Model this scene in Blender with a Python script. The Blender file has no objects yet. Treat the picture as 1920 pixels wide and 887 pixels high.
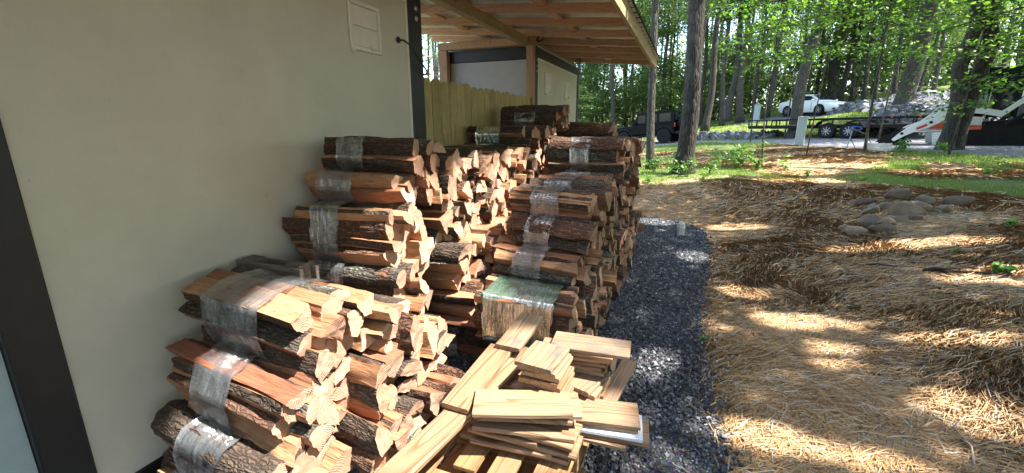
import bpy, math, random
import numpy as np
from mathutils import Vector, Matrix, Euler
rnd = random.Random(7); R = np.random.RandomState(11)
sc = bpy.context.scene; COL = sc.collection
rad = math.radians
# ---------------------------------------------------------------- camera
cam_d = bpy.data.cameras.new('camera'); cam = bpy.data.objects.new('camera', cam_d); COL.objects.link(cam)
cam_d.sensor_width = 36; cam_d.lens = 36*816/1920; cam_d.clip_start = .05; cam_d.clip_end = 1000
cam.location = (0, 0, 1.45)
cam.rotation_euler = (rad(90-13.97), 0, rad(21.84)); sc.camera = cam
# ---------------------------------------------------------------- daylight
SX, SY = .57, .02                       # the sun stands at (SX, SY, 1)
to_sun = Vector((SX, SY, 1)).normalized(); elev = math.asin(to_sun.z)
w = bpy.data.worlds.new('World'); sc.world = w; w.use_nodes = True
nt = w.node_tree; sky = nt.nodes.new('ShaderNodeTexSky'); sky.sky_type = 'NISHITA'; sky.sun_disc = False
sky.sun_elevation = elev; sky.sun_rotation = math.atan2(SX, SY); sky.air_density = 1.0; sky.dust_density = 2.0
bg = nt.nodes['Background']; nt.links.new(sky.outputs[0], bg.inputs[0]); bg.inputs[1].default_value = .14
sl = bpy.data.lights.new('sun', 'SUN'); sl.energy = 3.15; sl.angle = rad(.53); sl.color = (1, .95, .87)
so = bpy.data.objects.new('sun', sl); COL.objects.link(so); so.rotation_euler = to_sun.to_track_quat('Z', 'Y').to_euler(); so.location = (20, 0, 30)
sc.view_settings.view_transform = 'Standard'; sc.view_settings.look = 'None'; sc.view_settings.exposure = 2.6; sc.view_settings.gamma = 1
sc.render.engine = 'CYCLES'
sc.cycles.max_bounces = 8; sc.cycles.transparent_max_bounces = 16; sc.cycles.diffuse_bounces = 4; sc.cycles.caustics_reflective = False; sc.cycles.caustics_refractive = False
sc.cycles.use_denoising = True
# ---------------------------------------------------------------- helpers
def tag(o, label=None, cat=None, group=None, kind=None):
    if label: o['label'] = label
    if cat: o['category'] = cat
    if group: o['group'] = group
    if kind: o['kind'] = kind
    return o
def link(name, me, parent=None, loc=(0,0,0), rot=(0,0,0)):
    o = bpy.data.objects.new(name, me); COL.objects.link(o); o.location = loc; o.rotation_euler = rot
    if parent: o.parent = parent
    return o
def empty(name, loc=(0,0,0), rz=0, rot=None):
    o = bpy.data.objects.new(name, None); COL.objects.link(o); o.location = loc; o.rotation_euler = rot or (0,0,rz); o.empty_display_size = .1
    return o
def npmesh(name, V, F, mats, mi=None, smooth=False, sharp=None):
    """V (n,3); F (m,k) array of k-gons."""
    me = bpy.data.meshes.new(name); V = np.asarray(V, np.float32); F = np.asarray(F, np.int32); m, k = F.shape
    me.vertices.add(len(V)); me.vertices.foreach_set('co', V.ravel())
    me.loops.add(m*k); me.loops.foreach_set('vertex_index', F.ravel())
    me.polygons.add(m); me.polygons.foreach_set('loop_start', np.arange(0, m*k, k, dtype=np.int32))
    for x in (mats if isinstance(mats, (list, tuple)) else [mats]): me.materials.append(x)
    if mi is not None: me.polygons.foreach_set('material_index', np.asarray(mi, np.int32))
    me.polygons.foreach_set('use_smooth', np.full(m, bool(smooth)))
    me.update(calc_edges=True)
    if sharp: me.set_sharp_from_angle(angle=rad(sharp))
    return me
def frame(d):
    d = Vector(d).normalized(); a = Vector((0,0,1)) if abs(d.z) < .9 else Vector((1,0,0))
    u = d.cross(a).normalized(); return d, u, d.cross(u).normalized()
class MB:
    def __init__(s): s.v = []; s.f = []; s.m = []
    def add(s, v, f, mi=0, M=None):
        n = len(s.v); s.v += [tuple(M @ Vector(p)) if M else tuple(p) for p in v]; s.f += [tuple(i+n for i in q) for q in f]; s.m += [mi]*len(f); return s
    def box(s, c, d, rz=0, mi=0, M=None, bev=0):
        x, y, z = d[0]/2, d[1]/2, d[2]/2
        T = Matrix.Translation(c) @ Matrix.Rotation(rz, 4, 'Z')
        if M: T = M @ T
        if bev <= 0:
            v = [(-x,-y,-z),(x,-y,-z),(x,y,-z),(-x,y,-z),(-x,-y,z),(x,-y,z),(x,y,z),(-x,y,z)]
            return s.add(v, [(0,3,2,1),(4,5,6,7),(0,1,5,4),(1,2,6,5),(2,3,7,6),(3,0,4,7)], mi, T)
        b = bev; v = []; idx = {}
        for sx in (-1,1):
            for sy in (-1,1):
                for sz in (-1,1):
                    for ax in range(3):
                        p = [sx*(x-b), sy*(y-b), sz*(z-b)]; p[ax] = (sx*x, sy*y, sz*z)[ax]; idx[(sx,sy,sz,ax)] = len(v); v.append(p)
        f = []
        for ax in range(3):
            o = [k for k in range(3) if k != ax]
            for sg in (-1,1):
                q = []
                for a, c2 in ((-1,-1),(1,-1),(1,1),(-1,1)):
                    k = [0,0,0]; k[ax] = sg; k[o[0]] = a; k[o[1]] = c2; q.append(idx[(*k, ax)])
                f.append(tuple(q))
            for a in (-1,1):
                for c2 in (-1,1):
                    q = []
                    for sg, axx in ((-1,o[0]),(1,o[0]),(1,o[1]),(-1,o[1])):
                        k = [0,0,0]; k[ax] = sg; k[o[0]] = a; k[o[1]] = c2; q.append(idx[(*k, axx)])
                    f.append(tuple(q))
        for sx in (-1,1):
            for sy in (-1,1):
                for sz in (-1,1): f.append(tuple(idx[(sx,sy,sz,a)] for a in range(3)))
        return s.add(v, f, mi, T)
    def tube(s, pts, r, n=8, mi=0, cap=True, M=None):
        pts = [Vector(p) for p in pts]; rs = r if isinstance(r, (list, tuple)) else [r]*len(pts); v = []; f = []
        d, u, w_ = frame(pts[1]-pts[0])
        for i, p in enumerate(pts):
            if 0 < i: 
                dd = (pts[min(i+1, len(pts)-1)]-pts[i-1]).normalized(); u = (u-dd*u.dot(dd)).normalized(); w_ = dd.cross(u)
            for k in range(n):
                a = 2*math.pi*k/n; v.append(p+(u*math.cos(a)+w_*math.sin(a))*rs[i])
        for i in range(len(pts)-1):
            for k in range(n): f.append((i*n+k, i*n+(k+1)%n, (i+1)*n+(k+1)%n, (i+1)*n+k))
        if cap: f.append(tuple(range(n))[::-1]); f.append(tuple((len(pts)-1)*n+k for k in range(n)))
        return s.add(v, f, mi, M)
    def lathe(s, prof, n=24, mi=0, M=None, axis='Z'):
        v = []; f = []
        for (r_, z_) in prof:
            for k in range(n):
                a = 2*math.pi*k/n; p = (r_*math.cos(a), r_*math.sin(a), z_)
                if axis == 'Y': p = (p[0], p[2], p[1])
                if axis == 'X': p = (p[2], p[0], p[1])
                v.append(p)
        for i in range(len(prof)-1):
            for k in range(n): f.append((i*n+k, i*n+(k+1)%n, (i+1)*n+(k+1)%n, (i+1)*n+k))
        f.append(tuple(range(n))[::-1]); f.append(tuple((len(prof)-1)*n+k for k in range(n)))
        return s.add(v, f, mi, M)
    def prism(s, poly, y0, y1, mi=0, M=None):
        """poly in XZ, extruded along Y"""
        n = len(poly); v = [(x, y0, z) for x, z in poly]+[(x, y1, z) for x, z in poly]
        f = [tuple(range(n)), tuple(range(2*n-1, n-1, -1))]+[(i, i+n, (i+1)%n+n, (i+1)%n) for i in range(n)]
        return s.add(v, f, mi, M)
    def mesh(s, name, mats, smooth=False, sharp=None, fix=True):
        me = bpy.data.meshes.new(name); me.from_pydata([tuple(p) for p in s.v], [], s.f)
        for x in (mats if isinstance(mats, (list, tuple)) else [mats]): me.materials.append(x)
        me.polygons.foreach_set('material_index', s.m)
        if fix:
            import bmesh
            b = bmesh.new(); b.from_mesh(me); bmesh.ops.recalc_face_normals(b, faces=b.faces); b.to_mesh(me); b.free()
        me.polygons.foreach_set('use_smooth', [bool(smooth)]*len(me.polygons)); me.update()
        if sharp: me.set_sharp_from_angle(angle=rad(sharp))
        return me
    def build(s, name, mats, parent=None, loc=(0,0,0), rot=(0,0,0), smooth=False, sharp=None):
        return link(name, s.mesh(name, mats, smooth, sharp), parent, loc, rot)
# numpy value noise
_P = np.random.RandomState(5).rand(64, 64, 64).astype(np.float32)
def vnoise(x, y, z=0):
    x, y, z = np.broadcast_arrays(np.asarray(x, float), y, z); xi = np.floor(x).astype(int); yi = np.floor(y).astype(int); zi = np.floor(z).astype(int)
    fx, fy, fz = x-xi, y-yi, z-zi; fx = fx*fx*(3-2*fx); fy = fy*fy*(3-2*fy); fz = fz*fz*(3-2*fz); o = 0
    for a in (0,1):
        for b in (0,1):
            for c in (0,1): o = o+_P[(xi+a)%64,(yi+b)%64,(zi+c)%64]*(fx if a else 1-fx)*(fy if b else 1-fy)*(fz if c else 1-fz)
    return o*2-1
def fbm(x, y, z=0, o=4):
    t = 0; a = .5
    for k in range(o): t = t+a*vnoise(x*2**k+17.3*k, y*2**k+5.1*k, z*2**k+9.7*k); a *= .5
    return t
# ---------------------------------------------------------------- materials
class G:
    def __init__(s, name):
        s.m = bpy.data.materials.new(name); s.m.use_nodes = True; s.t = s.m.node_tree; s.b = s.t.nodes['Principled BSDF']; s.out = s.t.nodes['Material Output']
        s.tc = s.t.nodes.new('ShaderNodeTexCoord')
    def n(s, ty, **kw):
        nd = s.t.nodes.new('ShaderNode'+ty)
        for k, v in kw.items():
            if k.startswith('_'): setattr(nd, k[1:], v)
            else: s.set(nd, k, v)
        return nd
    def set(s, nd, k, v):
        i = nd.inputs[int(k[1:])] if k[0] == 'i' and k[1:].isdigit() else nd.inputs[k.replace('__', ' ')]
        if hasattr(v, 'is_linked') or isinstance(v, bpy.types.NodeSocket): s.t.links.new(v, i)
        else: i.default_value = v
    def co(s, scale=(1,1,1), which='Object', rnd_off=False):
        mp = s.n('Mapping'); s.t.links.new(s.tc.outputs[which], mp.inputs[0]); mp.inputs['Scale'].default_value = scale
        if rnd_off:
            oi = s.n('ObjectInfo'); ml = s.n('Math', _operation='MULTIPLY', i0=oi.outputs['Random'], i1=37.0); cb = s.n('CombineXYZ', X=ml.outputs[0], Y=ml.outputs[0], Z=ml.outputs[0]); s.t.links.new(cb.outputs[0], mp.inputs[1])
        return mp.outputs[0]
    def noise(s, co, scale, detail=4, rough=.55, dist=0): return s.n('TexNoise', Vector=co, Scale=scale, Detail=detail, Roughness=rough, Distortion=dist).outputs[0]
    def ramp(s, fac, stops, interp='LINEAR'):
        r = s.n('ValToRGB', Fac=fac); e = r.color_ramp.elements; r.color_ramp.interpolation = interp
        while len(e) > 1: e.remove(e[-1])
        e[0].position = stops[0][0]; e[0].color = c4(stops[0][1])
        for p, c in stops[1:]: q = e.new(p); q.color = c4(c)
        return r.outputs[0]
    def mix(s, f, a, b, mode='MIX'):
        m = s.n('Mix', _data_type='RGBA', _blend_type=mode); s.set(m, 'i0', f); s.set(m, 'i6', a if not isinstance(a, tuple) else c4(a)); s.set(m, 'i7', b if not isinstance(b, tuple) else c4(b)); return m.outputs[2]
    def math(s, op, a, b=0.0): return s.n('Math', _operation=op, i0=a, i1=b).outputs[0]
    def bump(s, h, dist=.01, strength=1.0, normal=None):
        b = s.n('Bump', Height=h, Distance=dist, Strength=strength)
        if normal: s.set(b, 'Normal', normal)
        s.t.links.new(b.outputs[0], s.b.inputs['Normal']); return b.outputs[0]
    def base(s, c, rough=.8, **kw):
        s.set(s.b, 'Base__Color', c if not isinstance(c, tuple) else c4(c)); s.set(s.b, 'Roughness', rough)
        for k, v in kw.items(): s.set(s.b, k, v)
        return s
def c4(c):
    if isinstance(c, (int, float)): return (c, c, c, 1)
    return (*c, 1) if len(c) == 3 else c
def flat(name, c, rough=.6, var=.15, scale=12, bump=.001, **kw):
    g = G(name); n = g.noise(g.co(), scale, 5); col = g.mix(1.0, c, g.ramp(n, [(.3, (1-var,)*3), (.7, (1+var,)*3)]), 'MULTIPLY'); g.base(col, rough, **kw)
    if bump: g.bump(g.noise(g.co(), scale*8, 3), bump)
    return g.m
def obj_rand(g, lo, hi):
    oi = g.n('ObjectInfo'); return g.n('MapRange', Value=oi.outputs['Random'], **{'i3': lo, 'i4': hi}).outputs[0]
# bark on the firewood
def m_bark(name, dark, light, lichen=.3):
    g = G(name); c0 = g.co((.14,1,1), rnd_off=True); c2 = g.co((1,1,1), rnd_off=True); wp = g.n('TexNoise', Vector=c2, Scale=11.0, Detail=4.0); c = g.n('VectorMath', _operation='MULTIPLY_ADD', i0=wp.outputs['Color'], i1=(.10,.05,.05), i2=c0).outputs[0]
    v = g.n('TexVoronoi', Vector=c, Scale=62.0, _feature='DISTANCE_TO_EDGE').outputs[0]; n = g.noise(c, 28, 8, .7); n2 = g.noise(c2, 9, 6, .7); n3 = g.noise(c2, 70, 4)
    col = g.ramp(n, [(.32, dark), (.5, tuple((a+b)/2 for a, b in zip(dark, light))), (.7, light)])
    col = g.mix(g.ramp(n2, [(.58, 0.0), (.66, 1.0)]), col, (.17,.08,.045))
    lf = g.math('MULTIPLY', g.ramp(n2, [(.40-.1*(1-lichen), 1.0), (.47, 0.0)]), g.ramp(n3, [(.45, 0.0), (.6, 1.0)]))
    col = g.mix(g.math('MULTIPLY', lf, lichen), col, (.33,.36,.29))
    col = g.mix(g.ramp(v, [(.0, .7), (.2, 0.0)]), col, (.012,.009,.007))
    g.base(col, .92); h = g.math('ADD', g.ramp(v, [(0, 0.0), (.25, 1.0)]), g.math('MULTIPLY', n, 1.2)); g.bump(h, .008); return g.m
# split faces of the firewood: long grain, each log its own tint
def m_split(name='split_wood', mul=(1,1,1)):
    g = G(name); c = g.co((.09,1,1), rnd_off=True); c2 = g.co((.35,1,1), rnd_off=True)
    n = g.noise(c, 130, 5, .6, .4); n2 = g.noise(c2, 14, 5, .6); oi = g.n('ObjectInfo')
    tint = g.ramp(oi.outputs['Random'], [(0,(.42,.27,.14)),(.2,(.32,.155,.08)),(.35,(.45,.28,.15)),(.5,(.26,.10,.055)),(.6,(.38,.21,.105)),(.8,(.50,.34,.19)),(.9,(.29,.13,.07)),(1,(.40,.24,.125))])
    col = g.mix(1.0, tint, g.ramp(n, [(.3,(.55,.5,.45)),(.5,(1,1,1)),(.72,(1.25,1.22,1.15))]), 'MULTIPLY')
    col = g.mix(g.ramp(n2, [(.55, 0.0), (.75, .7)]), col, (.17,.07,.03))
    col = g.mix(g.ramp(n, [(.2, .8), (.3, 0.0)]), col, (.05,.025,.012))
    col = g.mix(1.0, col, mul, 'MULTIPLY'); g.base(col, .75); g.bump(g.math('ADD', n, g.math('MULTIPLY', n2, .8)), .007); return g.m
def m_end(name='cut_end_grain', mul=(1,1,1)):
    g = G(name); c = g.co((1,1,1)); n = g.noise(g.co((1,1,1), rnd_off=True), 35, 5, .6)
    wv = g.n('TexWave', Vector=c, Scale=52.0, Distortion=3.5, Detail=3.0, _wave_type='RINGS', _rings_direction='X'); wv.inputs['Detail Scale'].default_value = .6
    sep = g.n('SeparateXYZ', Vector=c); at = g.math('ARCTAN2', sep.outputs[1], sep.outputs[2]); cb = g.n('CombineXYZ', X=g.math('MULTIPLY', at, 5.0), Y=0.0, Z=g.math('MULTIPLY', g.n('ObjectInfo').outputs['Random'], 20.0))
    ck = g.noise(cb.outputs[0], 2.2, 3, .7)
    oi = g.n('ObjectInfo'); tint = g.ramp(oi.outputs['Random'], [(0,(.62,.47,.34)),(.3,(.56,.37,.25)),(.5,(.66,.51,.38)),(.7,(.58,.41,.29)),(.85,(.54,.33,.23)),(1,(.66,.53,.40))])
    col = g.mix(1.0, tint, g.ramp(wv.outputs[0], [(0,(.80,.72,.64)),(.5,(1,1,1))]), 'MULTIPLY')
    col = g.mix(g.ramp(n, [(.5, 0.0), (.75, .55)]), col, (.36,.19,.10))
    col = g.mix(g.ramp(ck, [(.30, .8), (.345, 0.0)]), col, (.12,.06,.035))
    col = g.mix(1.0, col, mul, 'MULTIPLY'); g.base(col, .85); h = g.math('ADD', g.math('MULTIPLY', wv.outputs[0], .35), g.math('ADD', n, g.ramp(ck, [(.27, 0.0), (.31, 1.0)]))); g.bump(h, .005); return g.m
def m_pine(name, c1, c2, rough=.6, stain=0.0, axis=0, knots=True):
    g = G(name); s = [1,1,1]; s[axis] = .07; c = g.co(tuple(s), rnd_off=True); s2 = [1,1,1]; s2[axis] = .22; cc = g.co(tuple(s2), rnd_off=True)
    n = g.noise(c, 7, 3, .5, 1.0); rings = g.math('FRACT', g.math('MULTIPLY', n, 11.0)); fine = g.noise(c, 160, 3)
    f = g.ramp(rings, [(0,0.0),(.7,.35),(.92,1.0),(1,.0)])
    col = g.mix(f, c1, c2); col = g.mix(1.0, col, g.ramp(fine, [(.3,(.86,)*3),(.7,(1.1,)*3)]), 'MULTIPLY')
    oi = g.n('ObjectInfo'); col = g.mix(1.0, col, g.ramp(oi.outputs['Random'], [(0,(.78,.76,.74)),(.4,(1,.98,.95)),(.7,(.9,.84,.76)),(1,(1.1,1.1,1.08))]), 'MULTIPLY')
    if knots:
        v = g.n('TexVoronoi', Vector=cc, Scale=5.5).outputs[0]; col = g.mix(g.ramp(v, [(.05, .85), (.09, 0.0)]), col, (.13,.06,.025))
    if stain:
        n3 = g.noise(g.co((1,1,1), rnd_off=True), 9, 6, .6); col = g.mix(g.math('MULTIPLY', g.ramp(n3, [(.52, 0.0), (.72, 1.0)]), stain), col, (.10,.10,.10))
    g.base(col, rough); g.bump(g.math('ADD', f, fine), .0015); return g.m
def m_wrap(name, tint, dens):
    g = G(name); c = g.co((1,.06,.06), rnd_off=True); n = g.noise(c, 150, 3, .6); n2 = g.noise(g.co((1,.3,.3), rnd_off=True), 14, 5, .6); n3 = g.noise(g.co((1,.12,.12), rnd_off=True), 55, 4)
    fac = g.math('MULTIPLY', g.ramp(n, [(.34, .30), (.68, .9)]), g.ramp(n2, [(.35, dens*.3), (.62, dens)]))
    bmp = g.n('Bump', Height=g.math('ADD', n3, g.math('MULTIPLY', n, .4)), Distance=.010)
    gl = g.n('BsdfGlossy', Color=(1,1,1,1), Roughness=.10, Normal=bmp.outputs[0]); di = g.n('BsdfDiffuse', Color=c4(tint)); tr = g.n('BsdfTransparent', Color=c4(tuple(.85+.15*t for t in tint) if tint[0] > .5 else (.50,.80,.64)))
    fr = g.n('Fresnel', IOR=1.6, Normal=bmp.outputs[0])
    a = g.n('MixShader', i0=g.math('MULTIPLY', fac, .42), i1=tr.outputs[0], i2=di.outputs[0])
    b = g.n('MixShader', i0=g.math('ADD', g.math('MULTIPLY', fr.outputs[0], .85), g.math('MULTIPLY', fac, .48)), i1=a.outputs[0], i2=gl.outputs[0])
    g.t.links.new(b.outputs[0], g.out.inputs[0]); return g.m
def m_leaf(name, cols, trans=.45, ob=True):
    g = G(name); gi = g.n('NewGeometry'); c = g.ramp(gi.outputs['Random Per Island'], [(i/(len(cols)-1), q) for i, q in enumerate(cols)])
    if ob: c = g.mix(1.0, c, g.ramp(g.n('ObjectInfo').outputs['Random'], [(0,(.75,.85,.7)),(.5,(1,1,1)),(1,(1.25,1.12,.9))]), 'MULTIPLY')
    g.base(c, .42); tl = g.n('BsdfTranslucent', Color=g.mix(1.0, c, (1.7,1.75,.8), 'MULTIPLY')); ms = g.n('MixShader', i0=trans, i1=g.b.outputs[0], i2=tl.outputs[0]); g.t.links.new(ms.outputs[0], g.out.inputs[0]); return g.m
def m_trunk(name, dark, light):
    g = G(name); c = g.co((1,1,.16)); v = g.n('TexVoronoi', Vector=c, Scale=26.0, _feature='DISTANCE_TO_EDGE').outputs[0]; n = g.noise(c, 18, 7, .7); n2 = g.noise(g.co(), 2.2, 5)
    col = g.ramp(n, [(.3, dark), (.7, light)]); col = g.mix(g.ramp(n2, [(.55, 0.0), (.7, .5)]), col, (.17,.20,.13)); col = g.mix(g.ramp(v, [(0, .7), (.13, 0.0)]), col, tuple(a*.3 for a in dark))
    col = g.mix(1.0, col, g.ramp(g.n('ObjectInfo').outputs['Random'], [(0,(.75,)*3),(1,(1.25,)*3)]), 'MULTIPLY')
    g.base(col, .95); g.bump(g.math('ADD', g.ramp(v, [(0,0.0),(.3,1.0)]), n), .02); return g.m
M = {}
M['bark'] = m_bark('bark', (.045,.028,.02), (.17,.115,.08)); M['bark_lichen'] = m_bark('lichen_bark', (.05,.042,.034), (.20,.17,.13), .95); M['bark_red'] = m_bark('red_bark', (.08,.03,.018), (.25,.13,.075), .15)
M['split'] = m_split('split_wood', (1.05,.93,.90)); M['end'] = m_end('cut_end_grain', (.95,.84,.82)); M['split_dark'] = m_split('dark_split_wood', (.62,.56,.50)); M['end_dark'] = m_end('dark_end_grain', (.60,.54,.47))  # last two: the same wood in a darker tone, mostly for the path-side pile
M['pine'] = m_pine('pine_board', (.34,.225,.14), (.20,.105,.052), .55); M['pine_stain'] = m_pine('stained_pine_board', (.31,.22,.14), (.18,.11,.06), .6, .8)
M['rafter'] = m_pine('rafter_wood', (.72,.45,.32), (.52,.30,.20), .7, 0, 0); M['rafter_y'] = m_pine('treated_beam_wood', (.56,.43,.25), (.40,.28,.14), .7, .25, 1)
M['post'] = m_pine('post_wood', (.48,.30,.18), (.36,.2,.11), .7, 0, 2); M['fence'] = m_pine('fence_wood', (.54,.44,.20), (.38,.29,.12), .75, .3, 2)
M['pallet'] = m_pine('pallet_wood', (.34,.20,.09), (.22,.11,.045), .8, .4, 1); M['oldpallet'] = m_pine('weathered_pallet_wood', (.22,.185,.15), (.13,.105,.085), .9, .5, 0)
M['wrap'] = m_wrap('clear_plastic_wrap', (.80,.84,.90), .62); M['wrap_green'] = m_wrap('green_plastic_wrap', (.22,.50,.36), 2.6)
M['whiteboard'] = flat('white_painted_board', (.74,.75,.78), .5, .04)
M['black'] = flat('black_paint', (.016,.015,.016), .42, .2, 10, .0008); M['trimwhite'] = flat('white_plastic', (.82,.76,.70), .35, .04); M['metalroof'] = flat('roof_sheet', (.72,.75,.80), .45, .1)
g = G('wall_panel'); n = g.noise(g.co(), 260, 2, .5); n2 = g.noise(g.co(), 2.5, 6, .6); sc2 = g.noise(g.co((1,1,.25)), 30, 6, .75); sp3 = g.noise(g.co(), 90, 2, .5); wc = g.mix(1.0, (.68,.635,.525), g.ramp(n2, [(.3,(.90,)*3),(.7,(1.04,)*3)]), 'MULTIPLY'); wc = g.mix(g.ramp(sc2, [(.64,0.0),(.74,.22)]), wc, (.40,.34,.26)); wc = g.mix(g.ramp(sp3, [(.74,0.0),(.77,.5)]), wc, (.25,.19,.13)); wc = g.mix(1.0, wc, g.ramp(n, [(.3,(.95,)*3),(.7,(1.04,)*3)]), 'MULTIPLY'); g.base(wc, g.ramp(n2, [(.3,.27),(.7,.38)])); g.bump(n, .0006); M['wall'] = g.m
M['wallgrey'] = flat('grey_panel', (.42,.40,.385), .5, .05); M['wallblue'] = flat('pale_blue_panel', (.42,.50,.52), .5, .05); M['chrome'] = flat('bolt_metal', (.6,.6,.6), .3, .1, Metallic=1.0); M['pvc'] = flat('white_pipe_plastic', (.72,.70,.64), .4, .06)
M['trunk'] = m_trunk('tree_bark', (.05,.042,.035), (.15,.13,.105)); M['trunk_dark'] = m_trunk('dark_tree_bark', (.03,.025,.02), (.10,.085,.068))
M['leaf'] = m_leaf('leaves', [(.045,.088,.034),(.075,.135,.045),(.12,.185,.06),(.06,.11,.042),(.17,.235,.085)]); M['leaf_near'] = m_leaf('broad_leaves', [(.045,.11,.025),(.08,.17,.035),(.15,.26,.05)], .5)
M['weed'] = m_leaf('weed_leaves', [(.06,.16,.03),(.12,.25,.05),(.20,.30,.08)], .35); M['grass'] = m_leaf('grass_blades', [(.08,.17,.02),(.13,.24,.03),(.20,.27,.05),(.28,.25,.09)], .35)
g = G('pine_straw'); gi = g.n('NewGeometry'); g.base(g.ramp(gi.outputs['Random Per Island'], [(0,(.15,.08,.035)),(.2,(.30,.165,.065)),(.4,(.42,.23,.09)),(.62,(.48,.295,.125)),(.82,(.53,.36,.17)),(.93,(.38,.34,.26)),(1,(.58,.50,.38))]), .7); M['straw'] = g.m
g = G('crushed_stone'); gi = g.n('NewGeometry'); c = g.ramp(gi.outputs['Random Per Island'], [(0,(.03,.031,.034)),(.5,(.065,.067,.074)),(.85,(.12,.125,.135)),(1,(.27,.275,.285))]); g.base(g.mix(1.0, c, g.ramp(g.noise(g.co(), 60, 4), [(.3,(.8,)*3),(.7,(1.2,)*3)]), 'MULTIPLY'), .6); M['gravel'] = g.m
g = G('grey_riprap'); gi = g.n('NewGeometry'); c = g.ramp(gi.outputs['Random Per Island'], [(0,(.06,.065,.075)),(.5,(.12,.125,.14)),(1,(.24,.245,.26))]); g.base(g.mix(1.0, c, g.ramp(g.noise(g.co(), 8, 5), [(.3,(.7,)*3),(.7,(1.25,)*3)]), 'MULTIPLY'), .85); M['riprap'] = g.m
def m_rock(name, a, b):
    g = G(name); n = g.noise(g.co(rnd_off=True), 7, 8, .65); g.base(g.ramp(n, [(.3,a),(.7,b)]), .9); g.bump(n, .03); return g.m
M['rock_tan'] = m_rock('tan_rock', (.15,.10,.055), (.30,.22,.13)); M['rock_grey'] = m_rock('grey_rock', (.12,.092,.06), (.24,.19,.13)); M['rock_brown'] = m_rock('brown_rock', (.09,.06,.04), (.2,.14,.09))
M['rubber'] = flat('tyre_rubber', (.016,.016,.017), .9, **{'Specular IOR Level':.2}); M['carwhite'] = flat('white_car_paint', (.78,.78,.76), .25, .02, 3, 0); M['carblack'] = flat('black_car_paint', (.005,.006,.007), .2, .1, 3, 0, **{'Specular IOR Level':.08})
g = G('car_glass'); g.base((.012,.018,.02), .04, **{'Specular IOR Level':.3}); M['glass'] = g.m
g = G('cab_glass'); gl = g.n('BsdfGlossy', Color=(.8,.9,.9,1), Roughness=.05); tr = g.n('BsdfTransparent', Color=(.45,.55,.53,1)); fr = g.n('Fresnel', IOR=1.5); ms = g.n('MixShader', i0=fr.outputs[0], i1=tr.outputs[0], i2=gl.outputs[0]); g.t.links.new(ms.outputs[0], g.out.inputs[0]); M['cabglass'] = g.m
M['rim'] = flat('wheel_metal', (.30,.30,.31), .4, .1, Metallic=.6); M['steelblack'] = flat('black_steel', (.012,.012,.013), .6, **{'Specular IOR Level':.15}); M['machwhite'] = flat('white_machine_paint', (.72,.73,.70), .4, .06); M['orange'] = flat('orange_machine_paint', (.62,.10,.03), .45, .1)
M['greyplastic'] = flat('grey_green_plastic', (.36,.42,.40), .5, .06); M['blueplastic'] = flat('blue_plastic', (.03,.10,.45), .4); M['red'] = flat('red_paint', (.5,.03,.03), .5); M['amber'] = flat('red_lens', (.35,.02,.02), .2)
M['twig'] = flat('dead_twig', (.15,.11,.08), .9, .3, 30); M['root_pale'] = flat('pale_root', (.42,.34,.27), .9, .2, 30); M['rootwood'] = flat('rotten_wood', (.05,.038,.03), .95, .3, 30)
def sstep(a,b,x):
    t=np.clip((x-a)/(b-a),0,1); return t*t*(3-2*t)
def path_sdf(X,Y):
    qx=X-(.27-.9)-.06*np.sin(Y*1.3+.4); qy=Y-(7.35-.9)
    return np.hypot(np.maximum(qx,0),np.maximum(qy,0))+np.minimum(np.maximum(qx,qy),0)-.9
def gz(X,Y):
    X=np.asarray(X,float);Y=np.asarray(Y,float)
    d=path_sdf(X,Y)
    z=.42*sstep(.05,3.2,d)
    r=np.hypot(X,Y); th=np.degrees(np.arctan2(X,Y))
    z=z+np.interp(th,[-20,-5,0,8,14,35,60],[0,.004,.012,.028,.037,.042,.03])*np.maximum(np.minimum(r,50)-8,0)*sstep(0,1,d)
    a=np.interp(th,[8,18],[27,25.3]); b=np.interp(th,[8,18],[35,28.8])
    z=z+np.interp(th,[-20,-6,0,12,16,20,40,60],[.0,.25,.45,.75,1.0,1.35,1.4,.6])*sstep(a,b,r)
    z=z+np.interp(th,[-20,-6,0,6,12,30,60],[.2,.2,.45,.9,1.3,1.4,.5])*sstep(37,50,r)
    return z
def gnd(x, y): return float(gz(x, y))
# ================================================================ THE GROUND
def drive_mask(X, Y):
    r = np.hypot(X, Y); th = np.degrees(np.arctan2(X, Y))
    near = np.interp(th, [-20,-6,0,6,12,16,25,40], [24,24.6,25.6,23.5,19.3,18.0,17.0,16.5]); far = np.interp(th, [-20,-6,0,6,16,25,40], [32,31,28.6,26.0,25.2,24.6,24])
    a = sstep(near-.3, near+.3, r)*(1-sstep(far-.3, far+.3, r))
    b = sstep(35.3, 36, r)*(1-sstep(41, 41.6, r))*sstep(4, 6, th)
    return np.maximum(a, b)
def straw_mask(X, Y):
    """1 where pine straw covers the soil, 0 where grass grows"""
    r = np.hypot(X, Y); th = np.degrees(np.arctan2(X, Y)); n = fbm(X*.35, Y*.35, 3.3, 4)
    lip = np.interp(th, [-20,-8,-2,6,14,20,32], [8.6,9.1,9.6,9.8,9.6,9.2,9.3])
    m = 1-sstep(lip-.5, lip+.6, r+n*1.6)
    band = np.exp(-((th-12)/8.0)**2)*np.exp(-((r-15)/5.5)**2)*1.0
    m = np.maximum(m, sstep(.35, .6, band+n*.35)*.95)
    m = np.maximum(m, .85*sstep(.08, .26, fbm(X*.55, Y*.55, 9.1, 3))*(1-sstep(17, 22, r)))
    return np.clip(m, 0, 1)
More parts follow.
